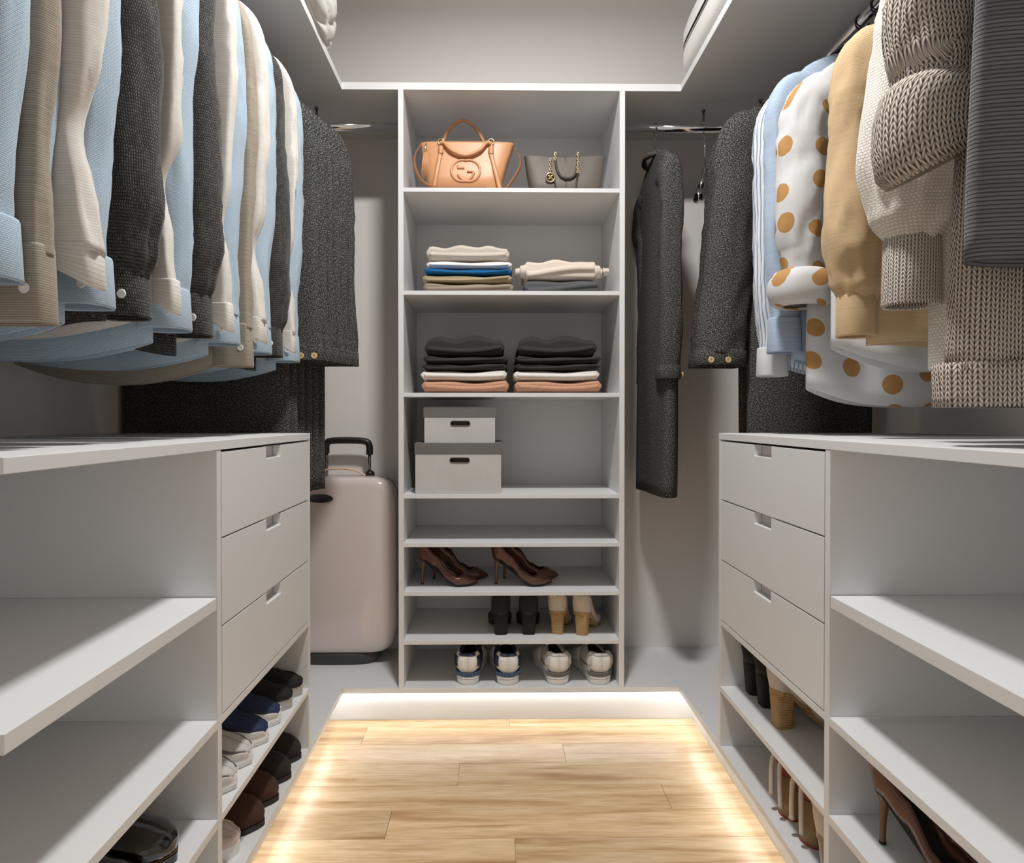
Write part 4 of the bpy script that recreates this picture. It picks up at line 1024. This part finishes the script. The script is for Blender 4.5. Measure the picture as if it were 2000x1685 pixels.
# ------------------------------------------------------------------ folded clothes
def fold_mat(name, col, dark, s=260):
    return plain(name, col, 0.9, spec=0.15, bump=0.5, bscale=s, var=0.10)
fold_mat('fold_beige', srgb(205, 195, 184), None); fold_mat('fold_white', srgb(236, 236, 236), None); fold_mat('fold_blue', srgb(36, 104, 158), None)
fold_mat('fold_khaki', srgb(178, 160, 128), None); fold_mat('fold_taupe', srgb(156, 142, 126), None); fold_mat('fold_cream', srgb(222, 208, 194), None)
fold_mat('fold_grey', srgb(92, 93, 95), None); fold_mat('fold_black', srgb(58, 58, 58), None, 180); fold_mat('fold_ivory', srgb(233, 229, 221), None)
plain('fold_rust', srgb(196, 150, 122), 0.9, spec=0.15, bump=0.8, bscale=160, var=0.3)
def folded(label, group, x, y0, z, wd, dp, th, mat, seed, layers=2, top_bump=0.0, sag=0.004, name='folded_garment', cat='clothing'):
    rs = random.Random(seed); t = thing(name, label, cat, (x, y0, z), 0, group)
    NX, NP = 30, 44; ph = [rs.uniform(0, 6.28) for _ in range(6)]; rings = []
    def prof(u):     # closed loop in (y, z), front edge rolled
        a = 2*PI*u; c, s = cos(a), sin(a)
        return (dp/2-dp/2*sgnpow(c, 0.35), th/2+th/2*sgnpow(s, 0.62))
    for i in range(NX+1):
        f = i/NX; x_ = (f-0.5)*wd
        e = min(1.0, (0.5-abs(f-0.5))*2/0.10); e = 0.30+0.70*math.sqrt(max(0, 1-(1-e)**2))
        r = []
        for k in range(NP):
            yy, zz = prof(k/NP); zc = th/2
            zz = zc+(zz-zc)*e
            fr = max(0.0, 1-yy/(dp*0.3))
            groove = -0.0045*fr*(sum(math.exp(-((zz/th-(l+1.0)/layers)*7)**2) for l in range(layers-1)))
            yy = yy-groove+0.004*sin(7*f+ph[0])*fr
            zz += (zz/th)*(top_bump*(0.9*sin(PI*f)**0.7+0.7*noise.noise(Vector((f*5+ph[1], yy*6, ph[2]))))+0.0025*sin(11*f+ph[3]))
            zz += sag*(2*f-1)**2*min(1, zz/0.01)
            r.append((x_+0.003*noise.noise(Vector((zz*60, yy*12, ph[4])))*(1 if abs(f-0.5) > 0.4 else 0), yy, max(zz, 0.0006)))
        rings.append(r)
    loft('cloth', rings, mat, t, cap0=True, cap1=True)
    # folded-over flap showing as a second edge on the front
    fl_ = []
    for i in range(NX+1):
        f = 0.04+0.92*i/NX; x_ = (f-0.5)*wd; zb = th*(0.36+0.10*sin(4*f+ph[5])+0.22*(f-0.5)); sg_ = sag*(2*f-1)**2
        fl_.append([(x_, -0.0035+0.004*sin(7*f+ph[0])+dy, zb+dz+sg_) for dy, dz in ((0.012, th*0.30), (0.002, th*0.22), (-0.001, th*0.08), (0.0, 0.0), (0.006, -0.002))])
    solid(loft('flap', fl_, mat, t, closed=False), 0.002)
    return t
def stack(x, y0, z, items, words, group, seed, sag=0.004):
    for i, (lab, wd, dp, th, mat, ly, tb_) in enumerate(items):
        folded(lab+' '+words, group, x+[0.003, -0.002, 0.001, 0.004, 0.0][i % 5], y0+[0.0, 0.004, 0.002, 0.006, 0.01][i % 5], z, wd, dp, th, mat, seed+i, ly, tb_, sag)
        z += th+0.0012
    return z
stack(-0.154, 0.034, 1.519, [('folded taupe trousers', 0.318, 0.27, 0.034, 'fold_taupe', 2, 0), ('folded khaki trousers', 0.316, 0.27, 0.028, 'fold_khaki', 2, 0), ('folded bright blue shirt', 0.31, 0.27, 0.021, 'fold_blue', 2, 0),
       ('folded white shirt', 0.304, 0.26, 0.026, 'fold_white', 2, 0), ('folded beige sweater', 0.295, 0.25, 0.046, 'fold_beige', 2, 0.018)], 'in the stack with the blue one', None, 10)
stack(0.178, 0.05, 1.519, [('folded dark grey trousers', 0.27, 0.25, 0.050, 'fold_grey', 2, 0), ('folded cream trousers', 0.262, 0.22, 0.068, 'fold_cream', 3, 0.008)], 'in the small two-piece stack', None, 20, 0.001)
# crumpled waistband ends of the cream trousers, and a grey flap below
for o in [c for c in COL.objects if c.name.startswith('folded_garment') and 'cream trousers' in c.get('label', '')]:
    for sx, n in ((1, 3), (-1, 2)):
        for k in range(n):
            rr = []
            for q in range(6):
                u = q/5; rr.append([(sx*(0.124+0.016*k+0.020*u), 0.03+0.05*(k % 2)+(0.03-0.004*k)*cos(2*PI*j/14)*(1-0.3*u), 0.034+0.006*(k % 2)+(0.026-0.006*k)*sin(2*PI*j/14)*(1-0.25*u)+0.003*sin(j*2.1+q)) for j in range(14)])
            loft('waistband', rr, 'fold_cream', o, cap0=True, cap1=True)
for i, sx in enumerate((-0.166, 0.163)):
    stack(sx, 0.034, 1.165, [('folded rust tweed sweater', 0.308, 0.27, 0.042, 'fold_rust', 2, 0), ('folded ivory shirt', 0.305, 0.27, 0.036, 'fold_ivory', 2, 0), ('thin folded charcoal shirt', 0.300, 0.26, 0.022, 'fold_black', 2, 0),
          ('folded charcoal trousers', 0.300, 0.26, 0.026, 'fold_black', 2, 0), ('plump folded charcoal sweater', 0.282, 0.25, 0.052, 'fold_black', 2, 0.022)],
          'in one of the matching charcoal-topped stacks', 'matching charcoal, ivory and rust stacks', 30, 0.006)
# ------------------------------------------------------------------ storage boxes
weave('box_linen', srgb(214, 212, 210), srgb(206, 204, 202), srgb(186, 184, 182), bw=0.002, bh=0.0015, mortar=0.0003)
weave('lid_linen', srgb(132, 130, 127), srgb(122, 120, 117), srgb(96, 94, 92), bw=0.002, bh=0.0015, mortar=0.0003)
plain('grip_brown', srgb(96, 82, 76), 0.5)
def storage_box(label, x, y, z, wd, dp, h, lid, sx):
    t = thing('storage_box', label, 'box', (x, y, z))
    hw_ = wd/2-0.003; zc = h-lid-0.020; a_, b_ = 0.034, 0.0085
    # front wall with a stadium-shaped hand hole
    N = 40; inn = []; out = []
    angs = sorted([2*PI*k/N for k in range(N)])
    for a in angs:
        c, s = cos(a), sin(a)
        inn.append((sx+math.copysign(a_-b_, c)*(1 if abs(c) > 1e-6 else 0)+b_*c, zc+b_*s))
        kx = (hw_-(sx if c > 0 else -sx))/abs(c) if abs(c) > 1e-6 else 1e9
        kz = ((h-0.002-zc) if s > 0 else zc)/abs(s) if abs(s) > 1e-6 else 1e9
        k = min(kx, kz); out.append((sx+k*c, zc+k*s))
    # snap the nearest outline points to the corners
    for cx_, cz2 in ((-hw_, 0), (hw_, 0), (hw_, h-0.002), (-hw_, h-0.002)):
        j = min(range(N), key=lambda q: (out[q][0]-cx_)**2+(out[q][1]-cz2)**2); out[j] = (cx_, cz2)
    V = [(p[0], 0.003, p[1]) for p in inn]+[(p[0], 0.003, p[1]) for p in out]
    F = [(i, (i+1) % N, N+(i+1) % N, N+i) for i in range(N)]
    o = mobj('front', V, F, 'box_linen', t, False, [(v[0], v[2]) for v in V]); solid(o, 0.004, 0)
    for nm, q in (('side', (-hw_, -hw_+0.003, 0.003, dp-0.003)), ('side', (hw_-0.003, hw_, 0.003, dp-0.003)), ('back', (-hw_, hw_, dp-0.006, dp-0.003)), ):
        box(nm, q[0], q[1], q[2], q[3], 0, h-0.002, 'box_linen', t, 0)
    box('base', -hw_, hw_, 0.003, dp-0.003, 0, 0.003, 'box_linen', t, 0)
    tube('grip', [(p[0], 0.0, p[1]) for p in inn], 0.0018, 'grip_brown', t, seg=6, closed_path=True)
    tube('grip_liner', [(p[0], 0.008, p[1]) for p in inn], 0.0015, 'grip_brown', t, seg=6, closed_path=True)
    box('liner', sx-0.05, sx+0.05, 0.030, 0.032, zc-0.03, zc+0.03, 'grip_brown', t, 0)
    l = box('lid', -wd/2, wd/2, 0.0, dp, h-lid, h, 'lid_linen', t, 0.001)
    me = l.data; ul = me.uv_layers.new(name='UVMap')
    for p in me.polygons:
        for li in p.loop_indices:
            c = me.vertices[me.loops[li].vertex_index].co
            ul.data[li].uv = (c.x+c.y*0.3, c.z+c.y)
    return t
storage_box('larger grey linen storage box standing on the shelf with dark lid', -0.1865, 0.008, 0.8125, 0.305, 0.28, 0.178, 0.040, 0.005)
storage_box('smaller grey linen storage box stacked on the larger one', -0.182, 0.022, 0.9905, 0.254, 0.24, 0.126, 0.038, 0.002)
# ------------------------------------------------------------------ suitcase in the corner
plain('suitcase_shell', srgb(226, 212, 208), 0.14, coat=0.6)
plain('suitcase_trim', srgb(60, 60, 62), 0.4)
plain('peach_strap', srgb(226, 196, 172), 0.5)
sc_ = thing('suitcase', 'glossy pale pink hard-shell suitcase with extended handle', 'suitcase', (-0.668, 0.20, ZP))
def shell_half(name, ya, yb, dome, parent):
    n = 64; rings = []
    hw_, z0, z1 = 0.232, 0.040, 0.715
    zc, hz = (z0+z1)/2, (z1-z0)/2
    for f, k in ((0, 1.0), (0.55, 1.0), (0.75, 0.99), (0.88, 0.965), (0.96, 0.92), (1.0, 0.86)):
        yv = ya+(yb-ya)*f; ins = (1-k)*0.232
        rings.append([((hw_-ins)*sgnpow(cos(2*PI*j/n), 0.30), yv, zc+(hz-ins)*sgnpow(sin(2*PI*j/n), 0.24)) for j in range(n)])
    return loft(name, rings, 'suitcase_shell', parent, cap1=True)
shell_half('front_shell', 0.085, 0.0, 1, sc_); shell_half('back_shell', 0.090, 0.172, 1, sc_)
n = 64
loft('zip_band', [[(0.2335*sgnpow(cos(2*PI*j/n), 0.30), yv, 0.3775+0.339*sgnpow(sin(2*PI*j/n), 0.24)) for j in range(n)] for yv in (0.083, 0.092)], 'suitcase_trim', sc_)
bs = [[(x_*k, yv, z_) for x_, yv in [(0.17*sgnpow(cos(2*PI*j/32), 0.5), 0.075+0.065*sgnpow(sin(2*PI*j/32), 0.5)) for j in range(32)]] for z_, k in ((0.045, 1.0), (0.02, 0.97), (0.006, 0.88), (0.0, 0.8))]
loft('wheel_base', bs, 'suitcase_trim', sc_, cap0=True, cap1=True)
bd = [[(-0.05+0.048*k*cos(2*PI*j/32), -0.003-dy, 0.636+0.016*k*sin(2*PI*j/32)) for j in range(32)] for k, dy in ((1.0, -0.004), (1.0, 0.001), (0.93, 0.003), (0.9, 0.002))]
loft('badge', bd, 'suitcase_trim', sc_, cap1=True)
pole = tube('telescopic_pole', [(0.110, 0.125, 0.70), (0.110, 0.125, 0.825)], 0.0065, 'dark_chrome', sc_, seg=12)
tube('telescopic_pole', [(-0.060, 0.125, 0.70), (-0.060, 0.125, 0.825)], 0.0065, 'dark_chrome', sc_, seg=12)
lathe('pole_socket', [(0, 0), (0.02, 0), (0.017, 0.014), (0.009, 0.02), (0, 0.02)], 'black_plastic', pole, 16, loc=(0.112, 0.125, 0.712))
tube('pull_handle', smooth_path([(-0.062, 0.125, 0.80), (-0.060, 0.125, 0.838), (-0.04, 0.125, 0.850), (0.03, 0.125, 0.852), (0.092, 0.125, 0.848), (0.109, 0.125, 0.832), (0.110, 0.125, 0.795)], 6), 0.0135, 'black_plastic', sc_, seg=14)
tube('top_strap', smooth_path([(-0.08, 0.09, 0.714), (-0.05, 0.09, 0.738), (0.02, 0.09, 0.742), (0.07, 0.09, 0.732), (0.10, 0.09, 0.715)], 6), 0.008, 'peach_strap', sc_, seg=10, flat=(0.5, 1))
sd = tube('side_handle', smooth_path([(0.232, 0.085, 0.45), (0.243, 0.085, 0.43), (0.245, 0.085, 0.36), (0.243, 0.085, 0.29), (0.232, 0.085, 0.27)], 6), 0.007, 'peach_strap', sc_, seg=8)
for z_ in (0.445, 0.275): box('side_clip', 0.231, 0.245, 0.073, 0.097, z_-0.017, z_+0.017, 'black_plastic', sd, 0.003)
# ------------------------------------------------------------------ things on the top shelf
weave('tuft_fabric', srgb(222, 220, 216), srgb(216, 214, 210), srgb(200, 198, 194), bw=0.003, bh=0.002, mortar=0.0003)
po = thing('tufted_pouffe', 'pale grey diamond-tufted pouffe on the shelf above the shirts', 'pouffe', (-0.832, -0.425, 2.237))
NU_, NV_ = 144, 40; rings = []
hx_, hy_, hz_ = 0.285, 0.345, 0.34
for v in range(NV_+1):
    f = v/NV_; z = f*hz_; r = []
    pin = 1-0.10*(abs(2*f-1))**4
    for k in range(NU_):
        a = 2*PI*k/NU_; cu = a*16/(2*PI); cv = f*4.0
        d1, d2 = (cu+cv) % 1.0, (cu-cv) % 1.0
        q = min(d1, 1-d1, d2, 1-d2)
        bump_ = 0.020*(min(1, q/0.22)**0.6)
        r.append(((hx_*pin-0.02+bump_)*sgnpow(cos(a), 0.4), (hy_*pin-0.02+bump_)*sgnpow(sin(a), 0.4), z))
    rings.append(r)
loft('cover', rings, 'tuft_fabric', po, cap0=True, cap1=True)
for k in range(32):
    a = 2*PI*(k % 16)/16+(0 if k < 16 else PI/16); f = 0.5 if k < 16 else 0.25
    p = Vector(((hx_-0.02)*sgnpow(cos(a), 0.4), (hy_-0.02)*sgnpow(sin(a), 0.4), f*hz_))
    lathe('tuft_button', [(0, -0.004), (0.009, 0), (0.006, 0.006), (0, 0.007)], 'tuft_fabric', po, 10, loc=p)
lc = thing('luggage_case', 'white hard case lying flat on the shelf above the knitwear', 'suitcase', (0.866, -0.372, 2.237))
def case_half(name, z0, z1, flip, parent):
    rings = []; n = 72
    for f, ins in ((0, 0.0), (0.45, 0.0), (0.72, 0.008), (0.9, 0.028), (1.0, 0.06)):
        z = z0+(z1-z0)*f
        rings.append([((0.287-ins)*sgnpow(cos(2*PI*j/n), 0.2), (0.395-ins)*sgnpow(sin(2*PI*j/n), 0.2), z) for j in range(n)])
    return loft(name, rings, 'white_plastic', parent, cap1=True)
case_half('lower_shell', 0.088, 0.0, True, lc); case_half('upper_shell', 0.110, 0.200, False, lc)
n = 72
loft('seam', [[(0.283*sgnpow(cos(2*PI*j/n), 0.2), 0.391*sgnpow(sin(2*PI*j/n), 0.2), z) for j in range(n)] for z in (0.086, 0.112)], 'suitcase_trim', lc)
loft('zip_trim', [[(0.2885*sgnpow(cos(2*PI*j/n), 0.2), 0.3965*sgnpow(sin(2*PI*j/n), 0.2), z) for j in range(n)] for z in (0.088, 0.096)], 'chrome', lc)
